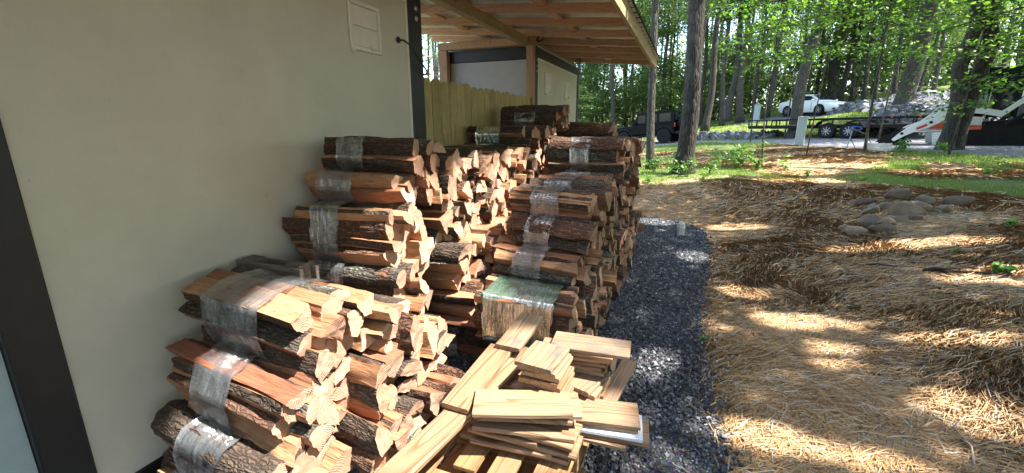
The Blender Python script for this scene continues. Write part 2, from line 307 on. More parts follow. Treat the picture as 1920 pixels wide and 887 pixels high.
def axis(lo, hi, a, b, fine):
    """coordinates from lo to hi, spaced `fine` between a and b and ever wider outside"""
    mid = list(np.arange(a, b, fine)); l = []; s = fine; x = a
    while x > lo: s *= 1.09; x -= s; l.append(x)
    r_ = []; s = fine; x = mid[-1]
    while x < hi: s *= 1.06; x += s; r_.append(x)
    return np.array(l[::-1]+mid+r_)
gx = axis(-90, 120, -2.2, 6, .07); gy = axis(-25, 170, .4, 11, .07)
XX, YY = np.meshgrid(gx, gy); sd = path_sdf(XX, YY)
def mounds(X, Y):
    d = path_sdf(X, Y); s_ = straw_mask(X, Y); r = np.hypot(X, Y)
    z = sstep(.05, .9, d)*(.022*fbm(X*.9, Y*.9, 1, 3)+.010*fbm(X*3.1, Y*3.1, 2, 3)+.010*np.abs(fbm(X*9, Y*9, 4, 2)))
    th = np.degrees(np.arctan2(X, Y)); lip = np.interp(th, [-20,-8,-2,6,14,20,32], [8.6,9.0,9.3,9.2,8.6,8.2,8.0])
    z = z+.075*np.exp(-((r-lip)/.45)**2)*sstep(.3,.8,d)*(.7+.6*fbm(X*2, Y*2, 8, 3))
    z = z+sstep(12, 20, r)*.08*fbm(X*.3, Y*.3, 5, 3)
    return z*(1-.85*drive_mask(X, Y))
def gtop(X, Y): return gz(X, Y)+mounds(np.asarray(X, float), np.asarray(Y, float))
ZZ = gtop(XX, YY); ny, nx = XX.shape
V = np.stack([XX, YY, ZZ], -1).reshape(-1, 3); I = np.arange(ny*nx).reshape(ny, nx)
F = np.stack([I[:-1,:-1], I[:-1,1:], I[1:,1:], I[1:,:-1]], -1).reshape(-1, 4)
g = G('soil'); at = g.n('Attribute', _attribute_name='cover'); n = g.noise(g.co(), 6, 8, .7); n2 = g.noise(g.co((1,1,1)), 45, 6, .7); sp = g.n('SeparateColor', Color=at.outputs['Color'])
str_ = g.mix(n2, (.22,.14,.07), (.42,.27,.125)); str_ = g.mix(g.ramp(n, [(.48,0.0),(.7,.35)]), str_, (.09,.06,.04))
grs = g.mix(n2, (.06,.11,.02), (.17,.22,.05)); grs = g.mix(g.ramp(n, [(.5,0.0),(.7,.6)]), grs, (.20,.14,.07))
drv = g.mix(n2, (.12,.12,.135), (.28,.28,.31)); wod = g.mix(n2, (.06,.05,.03), (.13,.14,.05))
c = g.mix(sp.outputs[0], grs, str_); c = g.mix(sp.outputs[1], c, drv); c = g.mix(sp.outputs[2], c, wod); g.base(c, .95); g.bump(g.math('ADD', n, n2), .03); M['soil'] = g.m
me = npmesh('ground', V, F, M['soil'], smooth=True)
ca = me.color_attributes.new('cover', 'FLOAT_COLOR', 'POINT'); rr = np.hypot(XX, YY)
wood = sstep(40, 52, rr+3*fbm(XX*.2, YY*.2, 6, 3)); cc = np.stack([straw_mask(XX, YY), drive_mask(XX, YY), wood, np.ones_like(XX)], -1).reshape(-1, 4).astype(np.float32); ca.data.foreach_set('color', cc.ravel())
tag(link('ground', me), kind='structure')
# gravel path: a sheet just above the ground, inside the path outline
ys = np.arange(-4, 7.4, .1); ps = []
def path_edge(y):
    x = .9
    for _ in range(200):
        if path_sdf(np.array(x), np.array(y)) < -.01: break
        x -= .02
    return x
pv = []; pf = []
for y in ys:
    xe = path_edge(y)
    for t in np.linspace(0, 1, 24): x = -2.05+t*(xe+2.05); pv.append((x, y, .006+.012*float(vnoise(x*3, y*3, 1)+1)))
for j in range(len(ys)-1):
    for i in range(23): a = j*24+i; pf.append((a, a+1, a+25, a+24))
g = G('gravel_bed'); n = g.n('TexVoronoi', Vector=g.co(), Scale=55.0); g.base(g.mix(1.0, (.07,.075,.09), n.outputs['Color'], 'MULTIPLY'), .8); g.bump(n.outputs[0], .02); M['gbed'] = g.m
tag(link('gravel_path', npmesh('gravel_path', pv, pf, M['gbed'])), kind='structure')
# ================================================================ CONTAINERS, FENCE, ROOF
WX = -2.0
def hbox(mb, x0, x1, y0, y1, z0, z1, **k): return mb.box(((x0+x1)/2, (y0+y1)/2, (z0+z1)/2), (x1-x0, y1-y0, z1-z0), **k)
def part(name, mat, par, *boxes, bev=0):
    mb = MB(); base = par.matrix_basis.translation
    for b in boxes: hbox(mb, b[0]-base.x, b[1]-base.x, b[2]-base.y, b[3]-base.y, b[4]-base.z, b[5]-base.z, bev=bev)
    return mb.build(name, mat, par)
# near container (its short side runs along the woodpile)
c1 = empty('storage_container', (WX, .575, 0)); tag(c1, 'cream panelled storage container with black corner posts beside the tall firewood pile', 'container')
part('wall_panel', M['wall'], c1, (WX-.06, WX, .71, 2.93, .075, 2.49))
part('roof_panel', M['wallblue'], c1, (WX-5.4, WX-.07, .60, 3.08, 2.53, 2.58))
part('wall_panel', M['wall'], c1, (WX-5.4, WX-.135, 3.02, 3.07, .14, 2.49))
part('corner_post', M['black'], c1, (WX-.13, WX+.012, .575, .708, .02, 2.60), bev=.006); part('corner_post', M['black'], c1, (WX-.13, WX+.012, 2.932, 3.105, .02, 2.60), bev=.006)
part('corner_post', M['black'], c1, (WX-5.5, WX-5.4, 2.94, 3.1, .02, 2.6)); part('corner_post', M['black'], c1, (WX-5.5, WX-5.4, .58, .7, .02, 2.6))
part('top_rail', M['black'], c1, (WX-.1, WX+.008, .709, 2.931, 2.493, 2.598), bev=.005); part('bottom_rail', M['black'], c1, (WX-.1, WX+.008, .709, 2.931, .0, .073), bev=.005)
part('top_rail', M['black'], c1, (WX-5.4, WX-.132, 3.0, 3.09, 2.493, 2.597))
part('floor_beam', M['black'], c1, (WX-5.4, WX-.132, 3.0, 3.09, .02, .138))
part('edge_seal', M['trimwhite'], c1, (WX+.0005, WX+.006, 2.905, 2.928, .08, 2.49))
for z in (2.315, 2.245):
    mb = MB(); mb.lathe([(.018,0),(.02,.004),(.012,.012)], 12, axis='X'); mb.build('bolt', M['chrome'], c1, (.012, 3.03-.575, z))
def vent(par, y0, y1, z0, z1, px=WX, base=None):
    base = par.location; f = MB(); t = .016; w_ = .026
    f.box((t/2, (y0+y1)/2, z0+w_/2), (t, y1-y0, w_), bev=.004).box((t/2, (y0+y1)/2, z1-w_/2), (t, y1-y0, w_), bev=.004)
    f.box((t/2, y0+w_/2, (z0+z1)/2), (t*.98, w_, z1-z0-2*w_), bev=.004).box((t/2, y1-w_/2, (z0+z1)/2), (t*.98, w_, z1-z0-2*w_), bev=.004)
    v = f.build('vent', M['trimwhite'], par, (px-base.x, -base.y, -base.z)); mid = (z0+z1)/2
    for a, b in ((z0+w_+.002, mid-.002), (mid+.002, z1-w_-.002)):
        MB().box((.005, (y0+y1)/2, (a+b)/2), (.009, y1-y0-2*w_-.004, b-a), bev=.003).build('flap', M['trimwhite'], v)
    MB().box((.022, y0+(y1-y0)*.62, z0+.03), (.02, .008, .035), bev=.002).build('latch', M['trimwhite'], v)
    MB().box((.02, y0+.012, z0-.006), (.03, .024, .03), bev=.008).build('hinge', M['trimwhite'], v)
    return v
vent(c1, 2.305, 2.60, 1.925, 2.215)
# black cable drooping from the wall to the post
mb = MB(); mb.tube([(WX+.002, 2.80, 2.06), (WX+.05, 2.80, 2.055), (WX+.075, 2.84, 2.03), (WX+.07, 2.95, 1.955), (WX+.06, 3.07, 1.88), (WX+.03, 3.115, 1.86), (WX-.03, 3.12, 1.86)], .0065, 8)
mb.lathe([(.019,0),(.022,.006),(.02,.012),(.01,.02)], 14, M=Matrix.Translation((WX+.001, 2.80, 2.06)), axis='X')
tag(mb.build('power_cable', M['black'], smooth=True, sharp=50), 'thin black cable drooping from a grommet in the cream wall to the black post', 'cable')
# neighbour seen at the very edge
c0 = empty('pale_container', (WX, .3, 0)); tag(c0, 'pale blue container wall just before the black post at the near end', 'container')
part('wall_panel', M['wallblue'], c0, (WX-.05, WX-.02, -2.2, .572, .10, 2.58)); part('floor_beam', M['black'], c0, (WX-.06, WX-.015, -2.2, .572, .0, .098)); part('corner_post', M['black'], c0, (WX-.1, WX-.01, -2.36, -2.203, 0, 2.6))
# far container
c2 = empty('small_container', (WX, 5.8, 0)); tag(c2, 'cream container with black frame and two small vents under the wooden roof', 'container')
Y0, Y1, XL = 5.80, 8.25, -3.36
part('corner_post', M['black'], c2, (WX-.10, WX+.01, Y0, Y0+.11, .02, 2.50), bev=.005); part('corner_post', M['black'], c2, (WX-.10, WX+.01, Y1-.11, Y1, .02, 2.50), bev=.005); part('corner_post', M['black'], c2, (XL, XL+.08, Y0, Y0+.11, .02, 2.50), bev=.005)
part('corner_post', M['black'], c2, (XL, XL+.08, Y1-.11, Y1, .02, 2.5))
part('wall_panel', M['wall'], c2, (WX-.05, WX, Y0+.113, Y1-.113, .15, 2.37)); part('wall_panel', M['wallgrey'], c2, (XL+.083, WX-.103, Y0+.02, Y0+.07, .15, 2.34)); part('wall_panel', M['wall'], c2, (XL+.01, XL+.05, Y0+.113, Y1-.113, .15, 2.37)); part('wall_panel', M['wall'], c2, (XL+.083, WX-.103, Y1-.07, Y1-.02, .15, 2.37))
part('top_rail', M['black'], c2, (WX-.09, WX+.008, Y0+.112, Y1-.112, 2.373, 2.497), bev=.005); part('top_rail', M['black'], c2, (XL+.082, WX-.102, Y0+.005, Y0+.09, 2.343, 2.497), bev=.005)
part('bottom_rail', M['black'], c2, (WX-.09, WX+.008, Y0+.112, Y1-.112, .02, .148)); part('roof_panel', M['wallblue'], c2, (XL+.01, WX-.01, Y0+.12, Y1-.12, 2.502, 2.53))
part('edge_seal', M['trimwhite'], c2, (WX+.001, WX+.007, Y0+.118, Y1-.118, 2.345, 2.368)); part('edge_seal', M['trimwhite'], c2, (WX+.001, WX+.007, Y0+.116, Y0+.134, .15, 2.344))
for z in (2.33, 2.26, 2.19): MB().lathe([(.016,0),(.018,.004),(.011,.012)], 10, axis='X').build('bolt', M['chrome'], c2, (.01, .06, z))
vent(c2, 6.22, 6.58, 1.93, 2.22); vent(c2, 7.30, 7.62, 1.92, 2.19)
for yy in (5.95, 8.12):
    mb = MB(); mb.tube([(WX+.02+.045*math.sin(a), yy+.045*math.cos(a), 2.56+.05-.045*math.cos(a)*0+.045*math.cos(a)) for a in np.linspace(0, 2*math.pi, 15)], .010, 6, cap=False)
    tag(mb.build('lifting_hook', M['black'], smooth=True), 'black lifting eye on the %s top corner of the far cream container' % ('near' if yy < 7 else 'far'), 'hook')
# timber frame standing before it
for nm, (x0, x1, y0, y1, z0, z1), lab in (('timber_post', (WX-.085, WX+.012, 5.70, 5.79, 0, 2.50), 'pale timber post at the near corner of the far container'), ('timber_post', (-3.40, -3.27, 5.70, 5.79, 0, 2.50), 'pale timber post at the far left end of the frame by the far container'),
        ('timber_header', (-3.40, WX+.012, 5.70, 5.79, 2.504, 2.60), 'pale timber header resting across the two posts by the far container')):
    mb = MB(); mb.box((0,0,0), (x1-x0, y1-y0, z1-z0), bev=.004); tag(mb.build(nm, M['post'], None, ((x0+x1)/2, (y0+y1)/2, (z0+z1)/2)), lab, 'timber')
# dog-eared picket fence
fn = empty('picket_fence', (WX, 3.11, 0)); tag(fn, 'dog-eared yellow-green timber fence between the two containers', 'fence')
pw = .139; y = 3.12; k = 0; pk = []
while y < 5.66:
    hgt = 1.82+rnd.uniform(-.012, .012); e = .035
    mb = MB(); mb.prism([(0,0),(pw,0),(pw,hgt-e),(pw-e,hgt),(e,hgt),(0,hgt-e)], 0, .016)
    Mx = Matrix.Rotation(rad(90), 4, 'Z'); mb.v = [tuple(Mx @ Vector(v)) for v in mb.v]
    mb.build('picket', M['fence'], fn, (-.02+rnd.uniform(-.003,.003), y-3.11, .03), (rnd.uniform(-.006,.006), 0, 0)); y += pw+.004+rnd.uniform(0,.003)
for z in (.4, 1.0, 1.55): part('fence_rail', M['fence'], fn, (WX-.10, WX-.05, 3.11, 5.68, z, z+.09))
# lean-to roof: beam, rafters, battens, sheets, fascia
rf = empty('timber_roof', (WX, 0, 2.6)); tag(rf, 'open timber lean-to roof over the firewood, rafters and tin showing from below', 'roof')
RY0, RY1, RX = -1.6, 8.30, -.66
def slope_z(x, top): return top-.085*(x+2.0)
def rafter(y0, y1, ztop, dep, x0=-3.9, x1=RX-.045, name='rafter', mat='rafter'):
    mb = MB(); t0, t1 = slope_z(x0, ztop), slope_z(x1, ztop); mb.prism([(x0-WX, t0-dep-2.6), (x1-WX, t1-dep-2.6), (x1-WX, t1-2.6), (x0-WX, t0-2.6)], y0, y1); return mb.build(name, M[mat], rf)
ry = [RY0+.04, -1.0, -.4, .2, .8, 1.4, 2.0, 2.6, 3.2, 3.86, 4.50, 5.12, 5.76, 6.38, 7.0, 7.62, 8.262]
for y in ry: rafter(y-.019, y+.019, 2.692, .085)
part('beam', M['rafter_y'], rf, (WX-.19, WX-.10, -1.6, 8.24, 2.622, 2.60+.152) if False else (WX-.155, WX-.065, 3.12, 8.24, 2.46+.035, 2.598), bev=.004)
for xb in (-3.0, -2.35, -1.5):
    for a, b in zip(ry[:-1], ry[1:]):
        if a < 2.4 and xb < -2: continue
        o_ = rnd.uniform(-.03,.03); z = slope_z(xb, 2.692); part('batten', M['rafter'], rf, (xb+o_, xb+.09+o_, a-.01 if 0 else a+.0195, b-.0195, z-.03, z+.004))
for i, y in enumerate(np.arange(RY0-.03, RY1, .92)):      # corrugated sheets
    mb = MB(); n_ = 40; y1 = min(y+.93, RY1+.06); pts = []
    for q in range(n_+1):
        yy = y+(y1-y)*q/n_; h = .018*max(0, math.cos(q/n_*4*2*math.pi)-.4); pts.append((yy, h))
    v = []; 
    for x in (-4.0, RX+.03):
        for yy, h in pts: v.append((x-WX, yy, slope_z(x, 2.715)+h-2.6+.004*(i%2)))
    f = [(q, q+1, q+n_+2, q+n_+1) for q in range(n_)]; mb.add(v, f); o = mb.build('roof_sheet', M['metalroof'], rf)
    sm = o.modifiers.new('thickness', 'SOLIDIFY'); sm.thickness = .003
mb = MB(); z = slope_z(RX, 2.715); mb.box((RX-WX-.02, (RY0+RY1)/2, z-.080-2.6), (.038, RY1-RY0, .16), bev=.003); mb.build('fascia', M['rafter_y'], rf)
mb = MB(); mb.box((RX-WX+.018, (RY0+RY1)/2, z+.013-2.6), (.06, RY1-RY0+.06, .012)); mb.build('drip_edge', M['steelblack'], rf)
part('roof_post', M['post'], rf, (-3.95, -3.86, 8.2, 8.29, 0, 2.74)); part('roof_post', M['post'], rf, (-3.95, -3.86, 3.2, 3.29, 0, 2.74))
# ================================================================ FIREWOOD
def log_variant(kind, seed, hi=False):
    r = np.random.RandomState(seed); L = .62+r.uniform(-.03,.04); pts = []
    if kind == 'round':
        Rr = r.uniform(.042,.055); A = 2*math.pi; n = 22
        for k in range(n): a = A*k/n; pts.append((Rr*math.cos(a)*(1+.08*math.sin(2*a+seed)), Rr*math.sin(a), 1))
    elif kind == 'shard':
        m_ = 5+seed%2; an = np.sort((np.arange(m_)+r.uniform(-.32,.32,m_))*2*math.pi/m_); cr_ = [np.array([math.cos(a)*r.uniform(.030,.062), math.sin(a)*r.uniform(.028,.05)]) for a in an]; bs = r.randint(m_)
        for i in range(m_):
            p_, q_ = cr_[i], cr_[(i+1)%m_]; k_ = max(3, int(np.hypot(*(q_-p_))/.011))
            for t in range(k_): u_ = p_+(q_-p_)*t/k_; pts.append((u_[0], u_[1], 1 if i == bs else 0))
    else:
        if kind == 'half': Rr = r.uniform(.062,.075); A = math.pi*r.uniform(.9,1.0); inner = 0
        elif kind == 'quarter': Rr = r.uniform(.095,.125); A = math.pi*r.uniform(.36,.56); inner = 0
        elif kind == 'wedge': Rr = r.uniform(.13,.15); A = math.pi*r.uniform(.24,.33); inner = r.uniform(.02,.04)
        else: Rr = r.uniform(.12,.15); A = math.pi*r.uniform(.3,.4); inner = .055
        n = 15
        arc = [(Rr*math.cos(A*(k/n)), Rr*math.sin(A*(k/n)), 1) for k in range(n+1)]
        a0 = (inner, 0) if inner else (0, 0); a1 = (inner*math.cos(A)*r.uniform(.7,1.3), inner*math.sin(A)) if inner else (0, 0)
        m_ = 8; e1 = arc[-1]; e0 = arc[0]; s1 = [(e1[0]+(a1[0]-e1[0])*t/m_, e1[1]+(a1[1]-e1[1])*t/m_, 0) for t in range(1, m_+1)]; s0 = [(a0[0]+(e0[0]-a0[0])*t/m_, a0[1]+(e0[1]-a0[1])*t/m_, 0) for t in range(0 if inner else 1, m_)]
        pts = arc+s1+s0
    if kind == 'round' : pass
    P_ = np.array(pts); n = len(P_); nx_ = 30 if hi else 17; nrm = np.stack([np.roll(P_[:,1],-1)-np.roll(P_[:,1],1), -(np.roll(P_[:,0],-1)-np.roll(P_[:,0],1))], -1); nrm /= np.linalg.norm(nrm, axis=1)[:,None]+1e-9
    c = P_[:,:2].mean(0); Vv = []; bend = r.uniform(-.010,.010,2); tw = r.uniform(-.25,.25); tilt = r.uniform(-.12,.12,2)
    bk = P_[:,2]; o = seed*3.7
    for i in range(nx_+1):
        t = i/nx_; x = (t-.5)*L; q = P_[:,:2].copy()
        d = np.where(bk > 0, .0065*fbm(x*14+o, q[:,0]*60+o, q[:,1]*60, 3)+.006*fbm(x*4+o, q[:,0]*15, q[:,1]*15+o, 2), .008*fbm(x*5+o, q[:,0]*20+o, q[:,1]*20, 2)+.0055*fbm(x*3+o, q[:,0]*120, q[:,1]*120+o, 2))
        q = q+nrm*(d*1.8)[:,None]
        a = tw*(t-.5); ca, sa = math.cos(a), math.sin(a); q = (q-c)@np.array([[ca,sa],[-sa,ca]])+c
        q = q+bend*((2*t-1)**2-.4); sc_ = 1+.12*(t-.5)*math.sin(seed); q = (q-c)*sc_+c
        xe = np.full(n, x)
        if i in (0, nx_): xe = xe+((q-c)@(tilt*2.2))+.009*fbm(q[:,0]*22+o, q[:,1]*22, i, 3)
        Vv += [(xx, a_, b_) for xx, (a_, b_) in zip(xe, q)]
    Ff = []; mi = []
    for i in range(nx_):
        for k in range(n): k2 = (k+1)%n; Ff.append((i*n+k, i*n+k2, (i+1)*n+k2, (i+1)*n+k)); mi.append(0 if bk[k] > 0 and bk[k2] > 0 else 1)
    Vv = [tuple(v) for v in Vv]
    for i, sg in ((0, -1), (nx_, 1)):
        base = i*n; rng = [base+k for k in range(n)]; cx = np.mean([Vv[j] for j in rng], 0)
        prev = rng
        for f_ in (.72, .4):
            st = len(Vv)
            for j in rng: p = np.array(Vv[j]); q = cx+(p-cx)*f_; q[0] += .006*float(fbm(q[1]*26+o, q[2]*26, i, 3)); Vv.append(tuple(q))
            cur = list(range(st, st+n))
            for k in range(n): k2 = (k+1)%n; Ff.append((prev[k], cur[k], cur[k2], prev[k2]) if sg < 0 else (prev[k], prev[k2], cur[k2], cur[k])); mi.append(2)
            prev = cur
        st = len(Vv); Vv.append(tuple(cx))
        for k in range(n): k2 = (k+1)%n; Ff.append((prev[k], st, prev[k2]) if sg < 0 else (prev[k], prev[k2], st)); mi.append(2)
    mats = [M[('bark','bark_lichen','bark','bark_red')[seed%4]], M['split'], M['end']]
    mb = MB(); mb.v = Vv; mb.f = Ff; mb.m = mi; me = mb.mesh('log', mats, True, 52)
    area = .5*abs(np.sum(P_[:,0]*np.roll(P_[:,1],-1)-np.roll(P_[:,0],-1)*P_[:,1]))
    bmv = P_[P_[:,2] > 0][:,:2].mean(0)-c if (P_[:,2] > 0).any() else np.array([1.,0]); return dict(me=me, bm=bmv, c=c, P=P_[:,:2], L=L, r=math.sqrt(area/math.pi), kind=kind)
KINDS_ = ['quarter','shard','wedge','half','shard','slab','quarter','shard','round','wedge','quarter','shard']
VAR = [log_variant(KINDS_[i%12], i+1, True) for i in range(36)]
VDARK = []
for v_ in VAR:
    q_ = dict(v_); q_['me'] = v_['me'].copy(); q_['me'].materials[1] = M['split_dark']; q_['me'].materials[2] = M['end_dark']; VDARK.append(q_)
def hull(pts):
    pts = sorted(set(map(tuple, pts))); 
    def half(ps):
        h = []
        for p in ps:
            while len(h) > 1 and (h[-1][0]-h[-2][0])*(p[1]-h[-2][1])-(h[-1][1]-h[-2][1])*(p[0]-h[-2][0]) <= 0: h.pop()
            h.append(p)
        return h[:-1]
    return half(pts)+half(pts[::-1])
def bundle(x, y, z, wid, hgt, label, rz=0., ry=0., wrapx=-.06, wrapw=.22, mat='wrap', seed=0, rx=0., nlogs=None, wrap=True, lmul=1., barky=.15, dark_wood=False):
    r = np.random.RandomState(seed+100); n = nlogs or max(3, int(round(wid*hgt/.0060)))
    vs = [(VDARK if dark_wood and r.rand() < .85 else VAR)[r.randint(len(VAR))] for _ in range(n)]
    tot = sum(math.pi*v['r']**2 for v in vs); s = math.sqrt(wid*hgt*.97/tot); s = min(max(s, .60), 1.0)
    rr = np.array([v['r']*s for v in vs]); p = np.stack([r.uniform(-wid/2,wid/2,n), r.uniform(0,hgt,n)], -1)
    for it in range(160):
        for i in range(n):
            for j in range(i+1, n):
                d = p[j]-p[i]; dd = np.hypot(*d)+1e-6; ov = (rr[i]+rr[j])*.98-dd
                if ov > 0: p[i] -= d/dd*ov*.5; p[j] += d/dd*ov*.5
        p[:,1] -= .0012; p[:,0] = np.clip(p[:,0], -wid/2+rr*.92, wid/2-rr*.92); p[:,1] = np.clip(p[:,1], rr*.92, hgt-rr*.92)
    root = empty('firewood_bundle', (x, y, z), rot=(rx, ry, rz)); tag(root, label, 'firewood', 'plastic-wrapped firewood bundles'); allp = []
    for i, v in enumerate(vs):
        a = r.uniform(0, 2*math.pi)
        if v['kind'] in ('half', 'slab'): a = r.choice([0, math.pi])+r.uniform(-.35,.35) - (0 if v['kind'] == 'half' else .5)
        fl = r.rand() < .5
        if r.rand() < barky and v['kind'] not in ('round',):
            bm = v['bm']; bx = -bm[0] if fl else bm[0]; out = math.atan2((p[i,1]-hgt/2)/hgt, p[i,0]/wid); a = out-math.atan2(bm[1], bx)+r.uniform(-.3,.3)
        # local position so that the centroid lands on p[i]
        cy, cz = v['c']*s; sx = -1 if fl else 1; px = r.uniform(-.045,.045)
        if fl: Rm = Matrix.Rotation(math.pi, 4, 'Z')   # end for end: y flips
        else: Rm = Matrix.Identity(4)
        Rot = Matrix.Rotation(a, 4, 'X') @ Rm; cvec = Rot @ Vector((0, cy, cz))
        o = link('log', v['me'], root); o.location = (px, p[i,0]-cvec.y, p[i,1]-cvec.z); e = Rot.to_euler(); o.rotation_euler = (e.x, e.y+r.uniform(-.012,.012), e.z+r.uniform(-.015,.015)); o.scale = (lmul*r.uniform(.93,1.05), s*1.08, s*1.08)
        for q in v['P']*s: qq = Rot @ Vector((0, q[0], q[1])); allp.append((qq.y+o.location.y, qq.z+o.location.z))
    if wrap:
        h = np.array(hull(allp)); h = np.vstack([h, h[:1]]); ln = np.r_[0, np.cumsum(np.hypot(*np.diff(h, axis=0).T))]; N_ = 56; tt = np.linspace(0, ln[-1], N_, endpoint=False); hy = np.interp(tt, ln, h[:,0]); hz = np.interp(tt, ln, h[:,1]); c = np.array([hy.mean(), hz.mean()])
        K = 14; Vv = []; sk = r.uniform(-.05,.05)
        for k in range(K+1):
            t = k/K; xx = wrapx+(t-.5)*wrapw
            off = .006+.006*fbm(t*9+seed, hy*18, hz*18, 3)+(.010*abs(float(vnoise(seed*1.7, 3, 1))) if k in (0,K) else 0)
            q = np.stack([hy, hz], -1)-c; l = np.linalg.norm(q, axis=1)[:,None]; q = c+q/l*(l+off[:,None]+.004)
            xs = xx+.012*fbm(hy*8+seed, hz*8, k*.3, 2)+sk*(hy-c[0])/wid+(.014*fbm(hy*40+seed, hz*40, 5, 2) if k in (0,K) else 0)
            Vv += list(np.stack([xs, q[:,0], q[:,1]], -1))
        I_ = np.arange((K+1)*N_).reshape(K+1, N_); Fq = np.stack([I_[:-1], np.roll(I_[:-1],-1,1), np.roll(I_[1:],-1,1), I_[1:]], -1).reshape(-1, 4)
        link('plastic_wrap', npmesh('plastic_wrap', np.array(Vv), Fq, M[mat], smooth=True), root)
    return root
ORD = ['bottom', 'second', 'third', 'fourth', 'fifth', 'sixth', 'seventh']
NTH = ['first', 'second', 'third', 'fourth', 'fifth', 'sixth', 'seventh', 'eighth', 'ninth', 'tenth']
sd_ = 0
# three nearest bundles, stepped like stairs, against the cream wall
bundle(-1.60, .98, .0, .34, .10, 'thin dark bundle at the very bottom under the three nearest ones', rz=-.06, ry=.03, seed=2, barky=.9, wrapx=-.1)
bundle(-1.55, 1.03, .09, .34, .22, 'lowest of the three nearest wrapped bundles, splintered grey split log on top', rz=-.05, ry=.10, wrapx=-.04, wrapw=.24, seed=3)
bundle(-1.56, 1.12, .29, .34, .27, 'middle of the three nearest wrapped bundles, dark lichen-barked log facing out', rz=-.03, ry=.09, wrapx=-.07, wrapw=.21, seed=8)
bundle(-1.56, 1.24, .55, .34, .26, 'topmost of the three nearest wrapped bundles, by the upright grey pallet', rz=.0, ry=.06, wrapx=-.06, wrapw=.31, seed=12)
# fillers at the foot between the near stair and the pile
bundle(-1.36, 1.36, .0, .29, .25, 'ground bundle squeezed between the nearest stair of bundles and the tall pile', rz=-.10, seed=25, wrapx=-.2)
bundle(-1.42, 1.41, .25, .25, .25, 'second bundle up, squeezed between the nearest stair of bundles and the tall pile', rz=-.06, seed=22, wrapx=-.2)
bundle(-1.40, 1.49, .50, .19, .19, 'small filler bundle beside the topmost of the three nearest ones', rz=-.02, seed=29, wrap=False, lmul=.9)
# tall pile by the wall: columns going back, the first one stepped
cols = [(0, 6), (2.32, 5), (2.62, 5), (2.92, 5), (3.22, 5), (3.52, 5), (3.93, 6), (4.24, 6)]
B0 = [(-1.30,1.66,.25,-.06),(-1.42,1.69,.25,.02),(-1.56,1.77,.27,.13),(-1.60,1.82,.29,.07),(-1.61,1.95,.16,.03),(-1.60,2.03,.17,.0)]
for j, (yc, nr) in enumerate(cols):
    hs = [q[2] for q in B0] if j == 0 else [.25,.26,.26,.25,.27] if j < 6 else [.25,.25,.24,.24,.24,.23]; z = 0
    for k in range(nr):
        h = hs[k]; sd_ += 1
        lab = f'{"wrapped" if k < nr-1 else "topmost wrapped"} bundle in the wall-side pile, {ORD[k]} layer, {NTH[j]} column from its near end'
        xx = -1.62+rnd.uniform(-.03,.03)+(.38,.24,.10,0,0,0)[k]*(1 if j < 5 else .6); y_ = yc+rnd.uniform(-.015,.015); rz_ = rnd.uniform(-.05,.05)
        if j == 0: xx, y_, _, rz_ = B0[k]
        bundle(xx, y_, z, .31, h, lab, rz=rz_, ry=rnd.uniform(-.02,.04), wrapx=rnd.uniform(-.12,.0), wrapw=rnd.uniform(.17,.24), seed=200+sd_, mat='wrap_green' if (j, k) == (6, 5) else 'wrap', lmul=.97, barky=.2 if j < 6 else .8)
        z += h
bundle(-1.56, 4.50, 1.45, .33, .22, 'dark barked bundle crowning the far end of the wall-side pile under the fence tops', barky=.95, dark_wood=True, rz=.03, seed=77, wrapx=-.05)
bundle(-1.15, 5.25, 1.22, .33, .27, 'small dark bundle peeking out farthest back between the two piles', barky=.9, rz=.05, seed=78, dark_wood=True, wrap=False)
for k in range(4): bundle(-1.18, 5.25, k*.30, .33, .29, f'shadowed bundle under the farthest small one, {ORD[k]} from the ground', seed=90+k, wrap=False, nlogs=5)
# darker pile along the gravel path
bundle(-.60, 2.14, .0, .34, .27, 'reddish bundle on the ground beside the gravel path, just behind the board stacks', seed=301, wrapx=-.14, rz=-.1, lmul=.9)
bundle(-.77, 2.20, .27, .34, .29, 'bundle wrapped in green plastic above the board stacks', seed=302, wrapx=-.02, wrapw=.40, mat='wrap_green', ry=.02, barky=.8, lmul=.86, dark_wood=True)
bundle(-.80, 2.50, .56, .32, .16, 'thin bundle with a torn splintering end lying on the green-wrapped one', seed=303, wrapx=-.03, wrapw=.18, ry=.05, rz=-.04, lmul=.88, dark_wood=True)
bundle(-.80, 2.68, .715, .33, .17, 'bundle with a red split log along its bottom edge in the path-side pile', seed=304, wrapx=-.03, wrapw=.17, ry=.07, rz=-.06, lmul=.88, barky=.7, dark_wood=True)
bundle(-.80, 2.78, .885, .32, .16, 'dark barked bundle with a bright crinkled wrap near the front of the path-side pile', barky=.95, seed=305, wrapx=-.05, wrapw=.19, ry=.05, lmul=.88, dark_wood=True)
cd = [(2.58,2), (2.90,3), (3.12,4), (3.48,4), (3.99,5), (4.31,5), (4.63,5), (4.95,5)]
for j, (yc, nr) in enumerate(cd):
    z = 0
    for k in range(nr):
        h = [.27,.27,.26,.28,.27][k]
        if (j, k) == (1, 2): z += h; continue
        sd_ += 1
        lab = f'{"dark" if k < nr-1 else "topmost dark"} bundle in the path-side pile, {ORD[k]} layer, {NTH[j]} column from its near end'
        xx = (-.80 if j < 4 else -.87)+rnd.uniform(-.03,.03)+(.04 if k < 2 else 0)
        bundle(xx, yc+rnd.uniform(-.02,.02), z, .32, h, lab, rz=rnd.uniform(-.05,.05), ry=rnd.uniform(-.02,.03), wrapx=rnd.uniform(-.08,.02), wrapw=rnd.uniform(.17,.24), seed=400+sd_, lmul=.88 if j < 4 else 1.05, barky=.9, dark_wood=True)
        z += h
